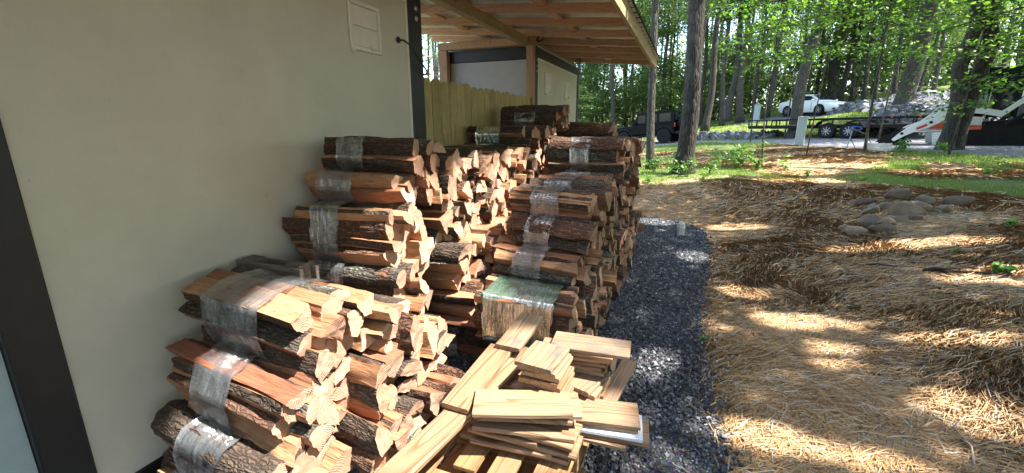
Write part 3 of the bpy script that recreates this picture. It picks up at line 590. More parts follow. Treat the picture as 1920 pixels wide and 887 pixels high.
# ---------------------------------------------------------------- upright weathered pallet
pl = empty('upright_pallet', (-1.775, 1.42, 0)); tag(pl, 'grey weathered pallet stood on edge between the near bundles and the tall pile', 'pallet')
for x in (-.15, .13): MB().box((x, 0, .42), (.09, .07, .84), bev=.004).build('stringer', M['oldpallet'], pl)
for zz in (.06, .25, .44, .63, .79): MB().box((0, -.045, zz), (.41, .018, .09), bev=.002).build('slat', M['oldpallet'], pl)
for zz in (.06, .44, .78): MB().box((0, .045, zz), (.41, .018, .09), bev=.002).build('slat', M['oldpallet'], pl)
# ---------------------------------------------------------------- pallets and boards
def pallet(x, y, z, label, slats, hh=.145):
    pt = empty('wooden_pallet', (x, y, z)); tag(pt, label, 'pallet', 'pallets under the board stacks')
    for sx, w_, y0, y1 in slats: MB().box((sx, (y0+y1)/2, hh-.009), (w_, y1-y0, .018), bev=.002).build('slat', M['pallet'], pt, rot=(0,0,rnd.uniform(-.008,.008)))
    for yy in (-.36, 0, .38): MB().box((0, yy, .018+(hh-.036)/2), (.54, .085, hh-.037), bev=.003).build('stringer', M['pallet'], pt)
    for yy in (-.36, 0, .38): MB().box((0, yy, .009), (.53, .09, .0175), bev=.002).build('bottom_slat', M['pallet'], pt)
pallet(-.54, 1.42, .012, 'lower of two worn pallets under the board stacks, resting on the gravel', [(-.215,.09,-.42,.44),(-.08,.09,-.42,.44),(.06,.09,-.42,.44),(.205,.10,-.42,.44)])
pallet(-.555, 1.42, .160, 'upper worn pallet carrying the stacks of short boards', [(-.215,.085,-.42,.44),(-.075,.085,-.30,.44),(.055,.09,-.46,.44),(.215,.115,-.46,.44)])
def board(x, y, z, L, W, yaw, label, mat='pine', th=.017, pitch=0., cat='board', roll=0.):
    mb = MB(); v = []; f = []
    pr = [(-W/2,-th/2+.002),(-W/2+.002,-th/2),(W/2-.002,-th/2),(W/2,-th/2+.002),(W/2,th/2-.004),(W/2-.004,th/2),(-W/2+.004,th/2),(-W/2,th/2-.004)]
    bow = rnd.uniform(-.003,.003); m_ = 8
    for i in range(m_+1):
        xx = (i/m_-.5)*L
        for a, b in pr: v.append((xx, a, b+bow*(4*(i/m_-.5)**2)))
    for i in range(m_):
        for k in range(8): f.append((i*8+k, i*8+(k+1)%8, (i+1)*8+(k+1)%8, (i+1)*8+k))
    f += [tuple(range(8)), tuple(m_*8+k for k in range(8))]
    mb.add(v, f); o = mb.build('board', M[mat], None, (x, y, z), (roll, pitch, yaw)); tag(o, label, cat, 'short pine boards stacked on the pallet'); return o
ONW = ['top','second','third','fourth','fifth','sixth','seventh','eighth','ninth','tenth','eleventh','twelfth','thirteenth','fourteenth','fifteenth']
Z0 = .320; dz = .0192
NF = 10
for i in range(NF):
    t = NF-1-i; L_ = [.42,.30,.38,.26,.40,.36,.24,.34,.38,.345][i]; yw = [.02,.10,.0,.06,-.04,.20,.28,.30,.36,.365][i]
    if t == 0: board(-.475, 1.285, Z0+dz*i, .345, .148, yw, 'wide top board of the front stack with flame-like grain')
    else: board(-.475+[-.03,-.03,.02,-.06,.0,.01,-.06,.0,.01,0][i], 1.30+[.02,-.01,.0,-.01,.01,-.01,.0,.01,.01,0][i], Z0+dz*i, L_, [.14,.14,.12,.14,.14,.14,.10,.14,.14,.14][i], yw, f'{ONW[t]} board from the top of the front stack on the pallet')
for i in range(15):
    t = 14-i; top = t == 0
    if i < 6: L_ = rnd.uniform(.32,.42); yw = rnd.uniform(-.12,.10)-.1; xx, yy = -.50, 1.53
    else: L_ = rnd.uniform(.17,.20); yw = math.pi/2+rnd.uniform(-.09,.09)-.02; xx, yy = -.455+.003*(14-i), 1.455+.005*(14-i)
    board(xx+rnd.uniform(-.012,.012), yy+rnd.uniform(-.008,.008), Z0+dz*i, L_, .15, yw, 'square dark-stained board on top of the middle stack' if top else f'{ONW[t]} board from the top of the middle stack, under the stained square one', 'pine_stain' if top else 'pine')
for i in range(14):
    t = 13-i
    if t < 3: board(-.37+.03*(2-t), 1.665, Z0+dz*i, [.32,.26,.30][t], .14, [.08,.02,.12][t], ['upper', 'middle', 'lower'][t]+' of three boards laid across behind the stained square board', 'pine_stain' if t == 0 else 'pine')
    else: board(-.38+rnd.uniform(-.02,.02), 1.70+rnd.uniform(-.01,.01), Z0+dz*i, rnd.uniform(.22,.30), .13, rnd.uniform(-.08,.12), f'{ONW[t]} board from the top of the rear stack behind the middle one')
for i in range(5):
    t = 4-i; L_ = [.30,.36,.33,.30,.30][i]; yw = [.05,.10,.12,.14,.20][i]; xx = [-.27,-.225,-.235,-.24,-.235][i]
    board(xx, 1.475+[-.01,.0,-.005,.01,.0][i], Z0+dz*i, L_, .145, yw, ['wide clean top board of the right stack jutting over the gravel', 'board just under the top one of the right stack over the gravel', 'white painted board jutting out of the right stack over the gravel', 'long pale board under the white one in the right stack', 'lowest board of the right stack over the gravel'][t], 'whiteboard' if t == 2 else 'pine')
for i in range(7):
    t = 6-i
    board(-.315+rnd.uniform(-.01,.01), 1.615+rnd.uniform(-.01,.01), Z0+dz*i+.001, rnd.uniform(.17,.20), .13, 1.35+rnd.uniform(-.08,.08), 'squarish greyed board on top of the right rear pile by the gravel' if t == 0 else f'{ONW[t]} board from the top of the right rear pile by the gravel', 'pine_stain' if t == 0 else 'pine')
board(-.20, 1.74, .37, .30, .07, 1.35, 'narrow offcut standing out behind the right stack toward the dark pile', 'pine', pitch=-.25)
# long planks leaning over the front
def plank_between(a, b, W, label, mat='pine', th=.02, roll=0.):
    a, b = Vector(a), Vector(b); d = b-a; L_ = d.length; yaw = math.atan2(d.y, d.x); pitch = -math.asin(d.z/L_); c = (a+b)/2
    o = board(c.x, c.y, c.z, L_, W, yaw, label, mat, th, pitch, 'plank', roll); o['group'] = 'long planks across the board stacks'; o.name = 'plank'; return o
plank_between((-.835, .55, .37), (-.60, 1.66, .492), .105, 'longest plank running from the bottom edge up over the pallet')
plank_between((-.705, 1.20, .470), (-.690, 1.60, .515), .112, 'shorter plank lying on the long one beside the front stack')
plank_between((-.652, 1.57, .530), (-.640, 1.86, .560), .115, 'upper plank end resting over the shorter plank near the green bundle', 'pine_stain')
# ---------------------------------------------------------------- small things on the ground
mb = MB(); mb.lathe([(.046,-.05),(.046,.115),(.052,.117),(.052,.15),(.047,.155),(.047,.185),(.040,.190),(.038,.20),(.022,.203),(.022,.216),(.018,.218)], 24)
tag(mb.build('drain_pipe', M['pvc'], None, (-.01, 6.24, .0), smooth=True, sharp=40), 'stubby white capped pipe standing at the far end of the gravel path', 'pipe')
def rock(x, y, sx, sy, sz, label, mat, seed, sink=.3, rz=0):
    import bmesh
    b = bmesh.new(); bmesh.ops.create_icosphere(b, subdivisions=4, radius=1)
    r = np.random.RandomState(seed); C = [Vector(r.normal(size=3)).normalized() for _ in range(9)]; D = r.uniform(.5,.85,9)
    for v in b.verts:
        p = v.co.copy()
        for c, d in zip(C, D):
            t = p.dot(c)
            if t > d: p -= c*(t-d)*.9
        f = 1+.10*float(fbm(p.x*2+seed, p.y*2, p.z*2, 3))+.03*float(fbm(p.x*8+seed, p.y*8, p.z*8, 2)); v.co = Vector((p.x*sx, p.y*sy, p.z*sz))*f
    me = bpy.data.meshes.new('rock'); b.to_mesh(me); b.free(); me.materials.append(M[mat]); me.polygons.foreach_set('use_smooth', [True]*len(me.polygons)); me.set_sharp_from_angle(angle=rad(35))
    o = link('rock', me, None, (x, y, float(gtop(x, y))+sz*(1-sink*2)), (0, 0, rz)); tag(o, label, 'rock', 'rocks heaped on the straw bank'); return o
RK = [(1.98,6.42,.17,.12,.085,'large tan rock at the near left corner of the rock heap','rock_tan'), (2.22,6.50,.18,.10,.075,'long brown rock beside the near left corner of the heap','rock_brown'), (1.93,6.66,.12,.09,.06,'small grey rock behind the near left corner of the heap','rock_grey'),
 (2.20,6.82,.17,.11,.09,'pale grey rock in the left middle of the heap','rock_grey'), (2.31,6.66,.11,.08,.08,'rounded tan rock at the front middle of the heap','rock_tan'), (2.50,6.82,.15,.10,.06,'flat olive rock at the front right of the heap','rock_tan'), (2.66,6.92,.13,.09,.055,'dark flat rock at the near right of the heap','rock_brown'),
 (2.66,7.22,.23,.15,.12,'biggest brown rock in the middle of the heap','rock_tan'), (2.40,7.42,.17,.13,.09,'grey rounded rock at the back left of the heap','rock_grey'), (2.28,7.18,.07,.05,.05,'little yellowish stone on the left flank of the heap','rock_tan'), (2.86,7.44,.17,.12,.08,'tan rock behind the biggest one','rock_tan'),
 (3.10,7.36,.10,.08,.065,'round pale rock at the right of the heap','rock_grey'), (3.05,7.72,.15,.11,.08,'grey rock at the back right of the heap','rock_grey'), (3.38,7.66,.19,.13,.09,'brown rock at the far right end of the heap','rock_brown'), (2.80,7.95,.20,.13,.12,'dark squarish rock at the very back of the heap','rock_brown'),
 (2.45,7.90,.17,.11,.07,'half-buried rock at the back left edge of the heap','rock_brown'), (2.60,7.55,.14,.10,.08,'tan rock wedged in the back middle of the heap','rock_tan'), (2.95,7.12,.16,.07,.03,'thin dark slab lying flat on the right flank of the heap','rock_grey')]
for i, (x, y, a, b_, c, lab, m_) in enumerate(RK): rock(x*.985, y*.97-.05, a*.90, b_*.88, c*1.15, lab, m_, i+40, rz=rnd.uniform(-.6,.6))
def twig(pts, r0, label, mat='twig', forks=0):
    mb = MB(); P3 = [Vector((x, y, float(gtop(x, y))+h)) for x, y, h in pts]; n = len(P3); mb.tube(P3, [r0*(1-.7*i/(n-1)) for i in range(n)], 6)
    for k in range(forks):
        i = 1+k%(n-1); a = P3[i]; d = (P3[i]-P3[i-1]).normalized(); q = Vector((-d.y, d.x, .25))*(1 if k%2 else -1)
        mb.tube([a, a+(d+q*.8)*.12, a+(d*1.6+q)*.2], [r0*.5, r0*.35, r0*.15], 5)
    tag(mb.build('twig', M[mat], smooth=True), label, 'twig')
twig([(1.90,6.02,.06),(2.05,5.9,.05),(2.25,5.75,.03),(2.45,5.65,.02)], .012, 'forked dry stick lying in front of the rock heap', forks=3)
twig([(1.20,2.10,.03),(1.23,2.2,.05),(1.22,2.32,.06),(1.30,2.42,.05),(1.36,2.46,.03)], .004, 'thin bleached root sprig at the bottom right of the straw bank', 'root_pale', forks=1)
twig([(1.15,6.55,.02),(1.3,6.3,.03),(1.42,6.05,.02)], .01, 'dark twig lying across the straw left of the rock heap', forks=2)
twig([(2.5,14.4,.03),(3.5,15.2,.05),(4.6,15.6,.04),(6.1,16.0,.03)], .018, 'long dark branch lying along the grass before the grey utility post', forks=2)
twig([(.9,18.4,.02),(2.2,18.0,.03),(3.6,17.4,.03),(5.0,16.7,.02)], .012, 'thin black cord stretched low over the lawn below the drive', 'black')
twig([(1.98,4.66,.02),(2.03,4.62,.05),(2.08,4.56,.04),(2.15,4.52,.01)], .024, 'black rotten root chunk half buried in the straw bank', 'rootwood', forks=2)
twig([(1.66,4.97,.01),(1.74,4.92,.035),(1.84,4.89,.01)], .014, 'dark rotten branch stub at the edge of the bare soil patch', 'rootwood', forks=1)
twig([(1.6,7.3,.01),(1.72,7.42,.05),(1.85,7.4,.02)], .014, 'dark root loop left of the rock heap', 'rootwood', forks=2)
# utility posts, wire stand, white box
def post(x, y, w_, d_, h, label, lean=0.):
    mb = MB(); mb.box((0,0,h/2-.05), (w_, d_, h+.1), bev=.02).box((0,0,h+.02), (w_*1.06, d_*1.06, .05), bev=.015).box((0,-d_/2-.003,h*.45), (w_*.7,.006,h*.7), bev=.002)
    tag(mb.build('utility_post', M['greyplastic'], None, (x, y, gnd(x, y)), (lean*.3, lean, -.25)), label, 'utility post')
post(3.83, 19.69, .30, .18, 1.02, 'grey-green utility post standing before the trailer wheels', .0); post(4.55, 39.3, .42, .25, 1.25, 'grey utility post far off on the grass left of the white car', .0)
st = empty('wire_stand', (5.0, 16.9, gnd(5.0, 16.9))); tag(st, 'thin metal hose stand with a blue coil in front of the trailer wheel', 'stand')
mb = MB(); mb.tube([(-.42,0,0),(-.36,0,.5),(-.34,0,.72)], .014, 6).tube([(-.34,0,.66),(0,0,.5),(.22,0,.18),(.30,0,0)], .014, 6).tube([(-.36,0,.36),(-.1,.2,.0)], .010, 6); mb.build('frame', M['rim'], st)
mb = MB(); mb.tube([(-.26+.14*math.cos(a), .02*math.sin(3*a), .66+.06*math.sin(a)) for a in np.linspace(0, 4*math.pi, 40)], .02, 6, cap=False); mb.build('hose_coil', M['blueplastic'], st)
st = empty('white_crate', (5.22, 16.45, gnd(5.22, 16.45))); tag(st, 'low white slatted crate behind the thin sapling before the trailer', 'crate')
for z_ in (.06, .19): MB().box((0,0,z_), (.66,.03,.11), bev=.004).build('panel', M['trimwhite'], st, rot=(0,0,-.35))
for x in (-.33, -.12, .14, .33): MB().box((x*.94, -x*.34*.94-.03, .12), (.03,.03,.28)).build('leg', M['trimwhite'], st, rot=(0,0,-.35))
# ================================================================ VEHICLES AND MACHINES
def loft(mb, st, sec, mi=0, mirror=True):
    """st: list of stations; sec(station) -> half section points (y,z) from bottom centre to top centre"""
    rings = []
    for s_ in st:
        h = sec(s_); rings.append([(s_[0], y, z) for y, z in h]+[(s_[0], -y, z) for y, z in h[::-1] if y > 1e-6])
    n = len(rings[0]); v = [p for r_ in rings for p in r_]; f = []
    for i in range(len(rings)-1):
        for k in range(n): f.append((i*n+k, i*n+(k+1)%n, (i+1)*n+(k+1)%n, (i+1)*n+k))
    f.append(tuple(range(n))); f.append(tuple((len(rings)-1)*n+k for k in range(n))[::-1]); mb.add(v, f, mi)
def wheel(par, x, y, z, R_, W_, side, spokes=5, rimmat='rim', rimr=.62, name='wheel'):
    wl = MB(); wl.lathe([(R_*.66,-W_/2),(R_*.93,-W_/2),(R_,-W_*.36),(R_,W_*.36),(R_*.93,W_/2),(R_*.66,W_/2)], 28, axis='Y'); o = wl.build('wheel', M['rubber'], par, (x, y, z), smooth=True, sharp=40)
    rm = MB(); rr_ = R_*rimr; yo = side*W_*.42
    rm.tube([(rr_*.97*math.cos(a), yo, rr_*.97*math.sin(a)) for a in np.linspace(0, 2*math.pi, 29)], rr_*.10, 6, cap=False)
    for k in range(spokes):
        a = 2*math.pi*k/spokes; rm.box((0,0,0), (rr_*.2, .03, rr_*.9), M=Matrix.Translation((0, yo+side*.012, 0)) @ Matrix.Rotation(a, 4, 'Y') @ Matrix.Translation((0,0,rr_*.5)), bev=.008)
    rm.lathe([(rr_*.22,-.03),(rr_*.22,.03),(.01,.035)], 12, axis='Y', M=Matrix.Translation((0, yo+side*.015, 0))); rm.build('rim', M[rimmat], o, smooth=True, sharp=30)
    dk = MB(); dk.lathe([(rr_*.95,-.01),(rr_*.95,.01)], 20, axis='Y', M=Matrix.Translation((0, yo-side*.025, 0))); dk.build('brake_disc', M['steelblack'], o); return o
def vehicle(name, x, y, z, yaw, pitch, label, cat):
    e = empty(name, (x, y, z), rot=(0, pitch, yaw)); return tag(e, label, cat)
# white saloon
car = vehicle('parked_car', 8.1, 39.0, gnd(8.1, 39.0)-.02, rad(-57), 0, 'white four-door saloon car parked on the upper drive under the trees', 'car')
mb = MB(); st_ = [(-2.42,.46,.80,.72),(-2.36,.30,.97,.82),(-2.0,.22,1.03,.89),(-1.2,.21,1.02,.915),(0,.2,.99,.92),(.9,.2,.97,.91),(1.3,.2,.93,.90),(1.9,.2,.85,.87),(2.2,.22,.76,.81),(2.36,.28,.68,.70),(2.44,.36,.60,.55)]
loft(mb, st_, lambda s: [(0,s[1]),(s[3]*.86,s[1]),(s[3]*.97,s[1]+.12),(s[3],s[1]+(s[2]-s[1])*.55),(s[3]*.975,s[2]-.09),(s[3]*.90,s[2]-.01),(s[3]*.6,s[2]+.025),(0,s[2]+.04)]); body = mb.build('body', M['carwhite'], car, smooth=True, sharp=40)
mb = MB(); gs = [(-1.72,1.02,.74,1.03),(-1.0,1.01,.58,1.39),(-.5,1.0,.57,1.45),(.1,.99,.57,1.45),(.42,.98,.56,1.40),(1.22,.95,.72,.98)]
loft(mb, gs, lambda s: [(0,s[1]-.04),(.80,s[1]-.04),(.80,s[1]),(s[2]+(.80-s[2])*.12,s[3]-.07 if s[3] > 1.1 else s[3]-.005),(s[2]-.06,s[3]),(0,s[3]+.02)]); roof_ = mb.build('roof', M['carwhite'], car, smooth=True, sharp=40)
def quadpart(name, mat, par, pts, th=.01, side=None):
    a, b, c = Vector(pts[0]), Vector(pts[1]), Vector(pts[2]); n_ = (b-a).cross(c-a).normalized()*th; mb = MB(); k = len(pts)
    v = [Vector(p) for p in pts]+[Vector(p)+n_ for p in pts]; f = [tuple(range(k))[::-1], tuple(range(k, 2*k))]+[(i, (i+1)%k, (i+1)%k+k, i+k) for i in range(k)]; mb.add(v, f); return mb.build(name, M[mat], par)
for s in (1, -1):
    def sp_(x, t, s=s):  # point on the greenhouse side, t 0 = belt .. 1 = top
        yb, yt = .812, None; zt = np.interp(x, [-1.72,-1.0,-.5,.1,.42,1.22], [1.02,1.33,1.39,1.39,1.34,.97]); yt = .612; zb = 1.02
        return (x, s*(.815+(yt+.035-.815)*t*max(0,(zt-zb))/.37), zb+(zt-zb)*t)
    w1 = [sp_(-.30,.04), sp_(-1.0,.04), sp_(-1.22,.35), sp_(-.95,.93), sp_(-.30,.93)]; w2 = [sp_(.95,.05), sp_(-.22,.04), sp_(-.22,.93), sp_(.38,.93)]
    for w_ in (w1, w2): quadpart('side_window', 'glass', car, w_ if s > 0 else w_[::-1], .012)
    mb = MB(); mb.box((.88, s*.98, 1.03), (.14,.20,.13), bev=.03); mb.build('mirror', M['carwhite'], car)
    for xw in (-1.38, 1.42):
        mb = MB(); mb.lathe([(.385,-.06),(.385,.05),(.40,.05),(.40,-.06)], 28, axis='Y', M=Matrix.Translation((xw, s*.885, .335))); mb.build('wheel_arch', M['steelblack'], car)
        wheel(car, xw, s*.86, .335, .335, .21, s)
    for xd in (-.27, .75): mb = MB(); mb.box((xd, s*.925, .62), (.012,.01,.62)); mb.build('door_gap', M['steelblack'], car)
    for xd in (-.42, .55): mb = MB(); mb.box((xd-.1, s*.925, .86), (.16,.03,.03), bev=.008); mb.build('door_handle', M['carwhite'], car)
    quadpart('headlight', 'chrome', car, [(2.30,s*.74,.62),(2.30,s*.74,.72),(2.05,s*.85,.78),(1.98,s*.885,.70)][::s], .012)
    mb = MB(); mb.box((2.31, s*.60, .40), (.14,.24,.10), rz=-s*.5, bev=.02); mb.build('fog_light', M['steelblack'], car)
quadpart('windscreen', 'glass', car, [(1.16,-.68,1.015),(1.16,.68,1.015),(.45,.53,1.405),(.45,-.53,1.405)], .016); quadpart('rear_window', 'glass', car, [(-1.62,.66,1.075),(-1.62,-.66,1.075),(-1.02,-.52,1.395),(-1.02,.52,1.395)], .016)
for z_, h_, m_ in ((.64,.07,'chrome'),(.57,.04,'chrome'),(.38,.12,'steelblack')): mb = MB(); mb.box((2.40-.0*z_, 0, z_), (.09, .86, h_), bev=.015); mb.build('grille', M[m_], car)
mb = MB(); mb.box((2.455, 0, .605), (.012,.16,.06), bev=.004); mb.build('badge', M['chrome'], car)
# black off-roader
jp = vehicle('off_road_car', -2.35, 28.75, .50, rad(160), rad(4.5), 'black boxy off-road car parked on the drive, seen between two tree trunks', 'car')
mb = MB(); mb.box((-.45,0,.86), (2.75,1.56,.62), bev=.05).box((1.42,0,.92), (1.15,1.28,.42), bev=.06); mb.box((-.1,0,.58),(3.2,1.3,.12),bev=.02); mb.build('body', M['carblack'], jp, smooth=True, sharp=40)
mb = MB(); mb.prism([(-1.82,1.17),(.72,1.17),(.42,1.80),(-1.78,1.80)], -.72, .72); mb.box((-.68,0,1.82),(2.3,1.46,.06),bev=.02); mb.build('hard_top', M['carblack'], jp)
for s in (1,-1):
    for a, b in ((-1.62,-.95),(-.80,-.20),(-.08,.45)):
        quadpart('side_window', 'glass', jp, [(a,s*.722,1.24),(b,s*.722,1.24),(b-(.12 if b > .3 else 0),s*.722,1.70),(a,s*.722,1.70)][::-s], .012)
    for xw in (-1.25, 1.32):
        wheel(jp, xw, s*.78, .41, .41, .27, s, rimmat='steelblack', rimr=.55)
        mb = MB(); pts = [(xw+.56*math.cos(a), s*.80, .43+.52*math.sin(a)) for a in np.linspace(rad(10), rad(170), 9)]
        for p, q in zip(pts[:-1], pts[1:]): mb.box(((p[0]+q[0])/2, s*.80, (p[2]+q[2])/2), (math.dist(p,q)*1.05,.24,.05), M=None, rz=0) if False else mb.tube([p, q], .055, 6)
        mb.build('fender_flare', M['steelblack'], jp)
    mb = MB(); mb.box((.55, s*.92, 1.22), (.12,.18,.20), bev=.03); mb.build('mirror', M['carblack'], jp)
    mb = MB(); mb.tube([(-.95,s*.80,.47),(.9,s*.80,.47)], .045, 8); mb.build('side_step', M['steelblack'], jp)
    mb = MB(); mb.box((-1.85,s*.66,1.0), (.06,.14,.22), bev=.01); mb.build('tail_light', M['amber'], jp)
    mb = MB(); mb.lathe([(.10,-.03),(.10,.03)], 16, axis='X', M=Matrix.Translation((2.01,s*.42,.95))); mb.build('headlight', M['chrome'], jp)
    mb = MB(); mb.box((-.15, s*.785, .86), (.012,.012,.5)); mb.build('door_gap', M['steelblack'], jp)
quadpart('windscreen', 'glass', jp, [(.73,-.62,1.22),(.73,.62,1.22),(.46,.60,1.74),(.46,-.60,1.74)], .012); quadpart('rear_window', 'glass', jp, [(-1.83,.55,1.26),(-1.83,-.55,1.26),(-1.79,-.55,1.7),(-1.79,.55,1.7)], .012)
mb = MB(); mb.box((2.08,0,.58), (.16,1.5,.17), bev=.03); mb.build('bumper', M['steelblack'], jp); mb = MB(); mb.box((-1.92,0,.56),(.16,1.5,.17),bev=.03); mb.build('bumper', M['steelblack'], jp); o = wheel(jp, -2.0, 0, 1.05, .40, .26, 1, rimmat='steelblack'); o.rotation_euler = (0,0,rad(90)); mb = MB(); mb.box((-1.87,-.42,.82),(.02,.3,.15),bev=.004); mb.build('number_plate', M['trimwhite'], jp)
# tandem flatbed trailer; local x runs along its near side
ty = math.atan2(22.0-26.44, 8.2-2.75); tr = vehicle('flatbed_trailer', 2.75, 26.44, .93, ty, rad(-.6), 'black tandem-axle flatbed trailer with low rails parked before the riprap', 'trailer'); TL = 7.4
mb = MB(); mb.box((TL/2,.0,.55),(TL,.07,.13),bev=.01).box((TL/2,2.0,.55),(TL,.07,.13),bev=.01)
for x in np.arange(.03, TL, .9): mb.box((x+.05,1.0,.55),(.07,1.92,.10))
mb.tube([(TL,.05,.52),(TL+1.2,1.0,.5),(TL,1.95,.52)], .06, 6); mb.build('chassis', M['steelblack'], tr)
for k in range(9): mb = MB(); mb.box((TL/2, .14+.216*k, .635), (TL-.05,.205,.035), bev=.004); mb.build('deck_plank', M['pallet'], tr)
for s, yy in ((0, -.0), (1, 2.0)):
    mb = MB(); mb.box((TL/2, yy, .90), (TL,.05,.05), bev=.006); mb.build('rail', M['steelblack'], tr)
    for x in [.02,.45,.95,1.45,1.95,2.5,3.0,5.6,6.2,6.8,TL-.02]: mb = MB(); mb.box((x, yy, .745), (.045,.045,.26)); mb.build('rail_post', M['steelblack'], tr)
    fx = 4.35; yo = yy+(-.26 if s == 0 else .26); Wf = .30
    mb = MB(); pr = [(fx-1.0,.50),(fx-.78,.78),(fx-.45,.86),(fx+.45,.86),(fx+.78,.78),(fx+1.0,.50),(fx+.97,.50),(fx+.75,.75),(fx+.44,.82),(fx-.44,.82),(fx-.75,.75),(fx-.97,.50)]
    for i in range(5): a, b, c, d = pr[i], pr[i+1], pr[10-i], pr[11-i]; mb.prism([a,b,c,d], yo-Wf/2, yo+Wf/2)
    mb.build('mudguard', M['steelblack'], tr)
    for xw in (fx-.43, fx+.43): wheel(tr, xw, yo, .355, .355, .22, -1 if s == 0 else 1, spokes=8, rimr=.55)
for x in (3.92, 4.78): mb = MB(); mb.tube([(x,-.2,.355),(x,2.2,.355)], .04, 8); mb.build('axle', M['steelblack'], tr)
for x in (6.1, 7.0): mb = MB(); mb.box((x,-.03,.93),(.05,.03,.12)); mb.build('ratchet_strap', M['red'], tr)
mb = MB(); mb.box((TL+.5,1.0,.30),(.08,.08,.6)).box((TL+.5,1.0,-.0),(.25,.25,.03)); mb.build('jack_leg', M['steelblack'], tr)
# compact tracked loader, nose to the left; local x runs towards its nose
ld = vehicle('tracked_loader', 8.9, 19.3, gnd(8.2, 19.0)-.02, rad(165), 0, 'white tracked loader with orange panel and glass cab, nose left behind the twin-stem tree', 'loader')
mb = MB(); mb.prism([(-1.5,.28),(1.0,.28),(1.05,.50),(.75,.72),(-.3,.80),(-1.4,.95),(-1.6,.6)], -.52, .52); mb.build('chassis', M['steelblack'], ld)
mb = MB(); mb.prism([(-1.7,.95),(-.65,.85),(-.65,1.30),(-.95,1.42),(-1.65,1.38)], -.50, .50); mb.build('engine_cover', M['machwhite'], ld)
for s in (1,-1):
    mb = MB(); out = []
    for cx, cz, a0, a1, r_ in ((-1.25,.32,90,270,.30),(.85,.26,-90,60,.24),(.1,.58,60,90,.10)):
        for a in np.linspace(rad(a0), rad(a1), 9): out.append((cx+r_*math.cos(a), cz+r_*math.sin(a)))
    mb.prism(out, s*.64-.16, s*.64+.16)
    for i in range(len(out)): mb.box((out[i][0], s*.64, out[i][1]), (.05,.34,.05))
    mb.build('track', M['rubber'], ld)
    for x in (-1.25,-.7,-.2,.3,.8): mb = MB(); mb.lathe([(.13,-.18),(.13,.18)], 14, axis='Y', M=Matrix.Translation((x, s*.65, .26))); mb.build('roller', M['steelblack'], ld)
    up = [(2.35,.18),(2.12,.46),(1.87,.66),(1.55,.80),(1.32,1.04),(1.17,1.30),(.87,1.32)]; lo = [(2.28,.12),(2.02,.31),(1.80,.44),(1.50,.56),(1.22,.74),(1.02,.92),(.82,1.0)]
    mb = MB()
    for i in range(6): mb.prism([up[i],up[i+1],lo[i+1],lo[i]], s*.86-.06, s*.86+.06)
    am = mb.build('lift_arm', M['machwhite'], ld)
    for (x, z) in ((2.12,.38),(1.45,.74),(1.05,1.12)): mb = MB(); mb.lathe([(.045,-.075),(.045,.075)], 12, axis='Y', M=Matrix.Translation((x, s*.86, z))); mb.build('pivot_pin', M['steelblack'], am)
    mb = MB(); mb.prism([(1.80,.56),(1.54,.70),(1.52,.63),(1.76,.50)], s*.922, s*.930); mb.build('stripe', M['red'], am)
    mb = MB(); P_ = [(.82,1.16),(.2,1.06),(-.12,.98),(-.62,1.50),(-1.25,2.05)]
    for p, q in zip(P_[:-1], P_[1:]): mb.prism([(p[0],p[1]+.09),(q[0],q[1]+.09),(q[0],q[1]-.09),(p[0],p[1]-.09)], s*.80-.05, s*.80+.05)
    mb.build('rear_arm', M['machwhite'], ld)
    mb = MB(); mb.tube([(-.25,s*.80,.66),(-1.0,s*.80,1.30)], .055, 8); mb.build('hydraulic_cylinder', M['steelblack'], ld)
    mb = MB(); mb.tube([(1.0,s*.80,.50),(1.75,s*.82,.46)], .045, 8); mb.build('hydraulic_cylinder', M['chrome'], ld)
    quadpart('orange_panel', 'orange', ld, [(1.05,s*.78,.50),(1.27,s*.78,.52),(1.24,s*.78,.86),(1.02,s*.78,.90)][::s], .02); quadpart('side_panel', 'machwhite', ld, [(1.02,s*.84,.05),(1.30,s*.84,.02),(1.36,s*.84,.40),(1.0,s*.84,.48)][::s], .03)
    quadpart('side_panel', 'machwhite', ld, [(.22,s*.60,.64),(.60,s*.60,.64),(.58,s*.60,.92),(.25,s*.60,.90)][::s], .02); quadpart('orange_panel', 'orange', ld, [(.25,s*.83,.52),(.62,s*.83,.50),(.62,s*.83,.60),(.25,s*.83,.62)][::s], .02)
for x0_, x1_, z0_, z1_, nm in ((.02,.66,.98,2.34,'cab'), (-.50,.0,.85,2.34,'cab')):
    mb = MB()
    for x in (x0_+.03, x1_-.03):
        for y_ in (.48,-.48): mb.box((x, y_, (z0_+z1_)/2), (.06,.06,z1_-z0_-.002), bev=.01)
    mb.box(((x0_+x1_)/2, 0, z1_+.03), (x1_-x0_-.004, 1.06, .07), bev=.02); mb.build(nm, M['steelblack'], ld)
    for s in (1,-1): mb = MB(); mb.box(((x0_+x1_)/2, s*.485, (z0_+z1_)/2+.02), (x1_-x0_-.13,.012,z1_-z0_-.06)); mb.build('cab_glass', M['cabglass'] if x0_ > 0 else M['glass'], ld)
mb = MB(); mb.box((.635,0,1.66),(.012,.90,1.28)); mb.build('cab_glass', M['cabglass'], ld)
mb = MB(); mb.box((.0,0,1.12),(.40,.46,.12),bev=.03).box((-.2,0,1.4),(.12,.46,.6),bev=.03); mb.build('seat', M['rubber'], ld)
mb = MB(); mb.lathe([(.20,-.30),(.24,-.26),(.24,.26),(.20,.30)], 20, axis='Y', M=Matrix.Translation((.42,-.0,1.0))); mb.build('air_tank', M['rubber'], ld, smooth=True, sharp=40)
mb = MB(); bk = [(2.05,.56),(1.95,.03),(2.80,-.02),(2.82,.01),(2.02,.07),(2.09,.56)]
mb.prism([bk[0],bk[1],bk[4],bk[5]], -.80, .80).prism([bk[1],bk[2],bk[3],bk[4]], -.80, .80)
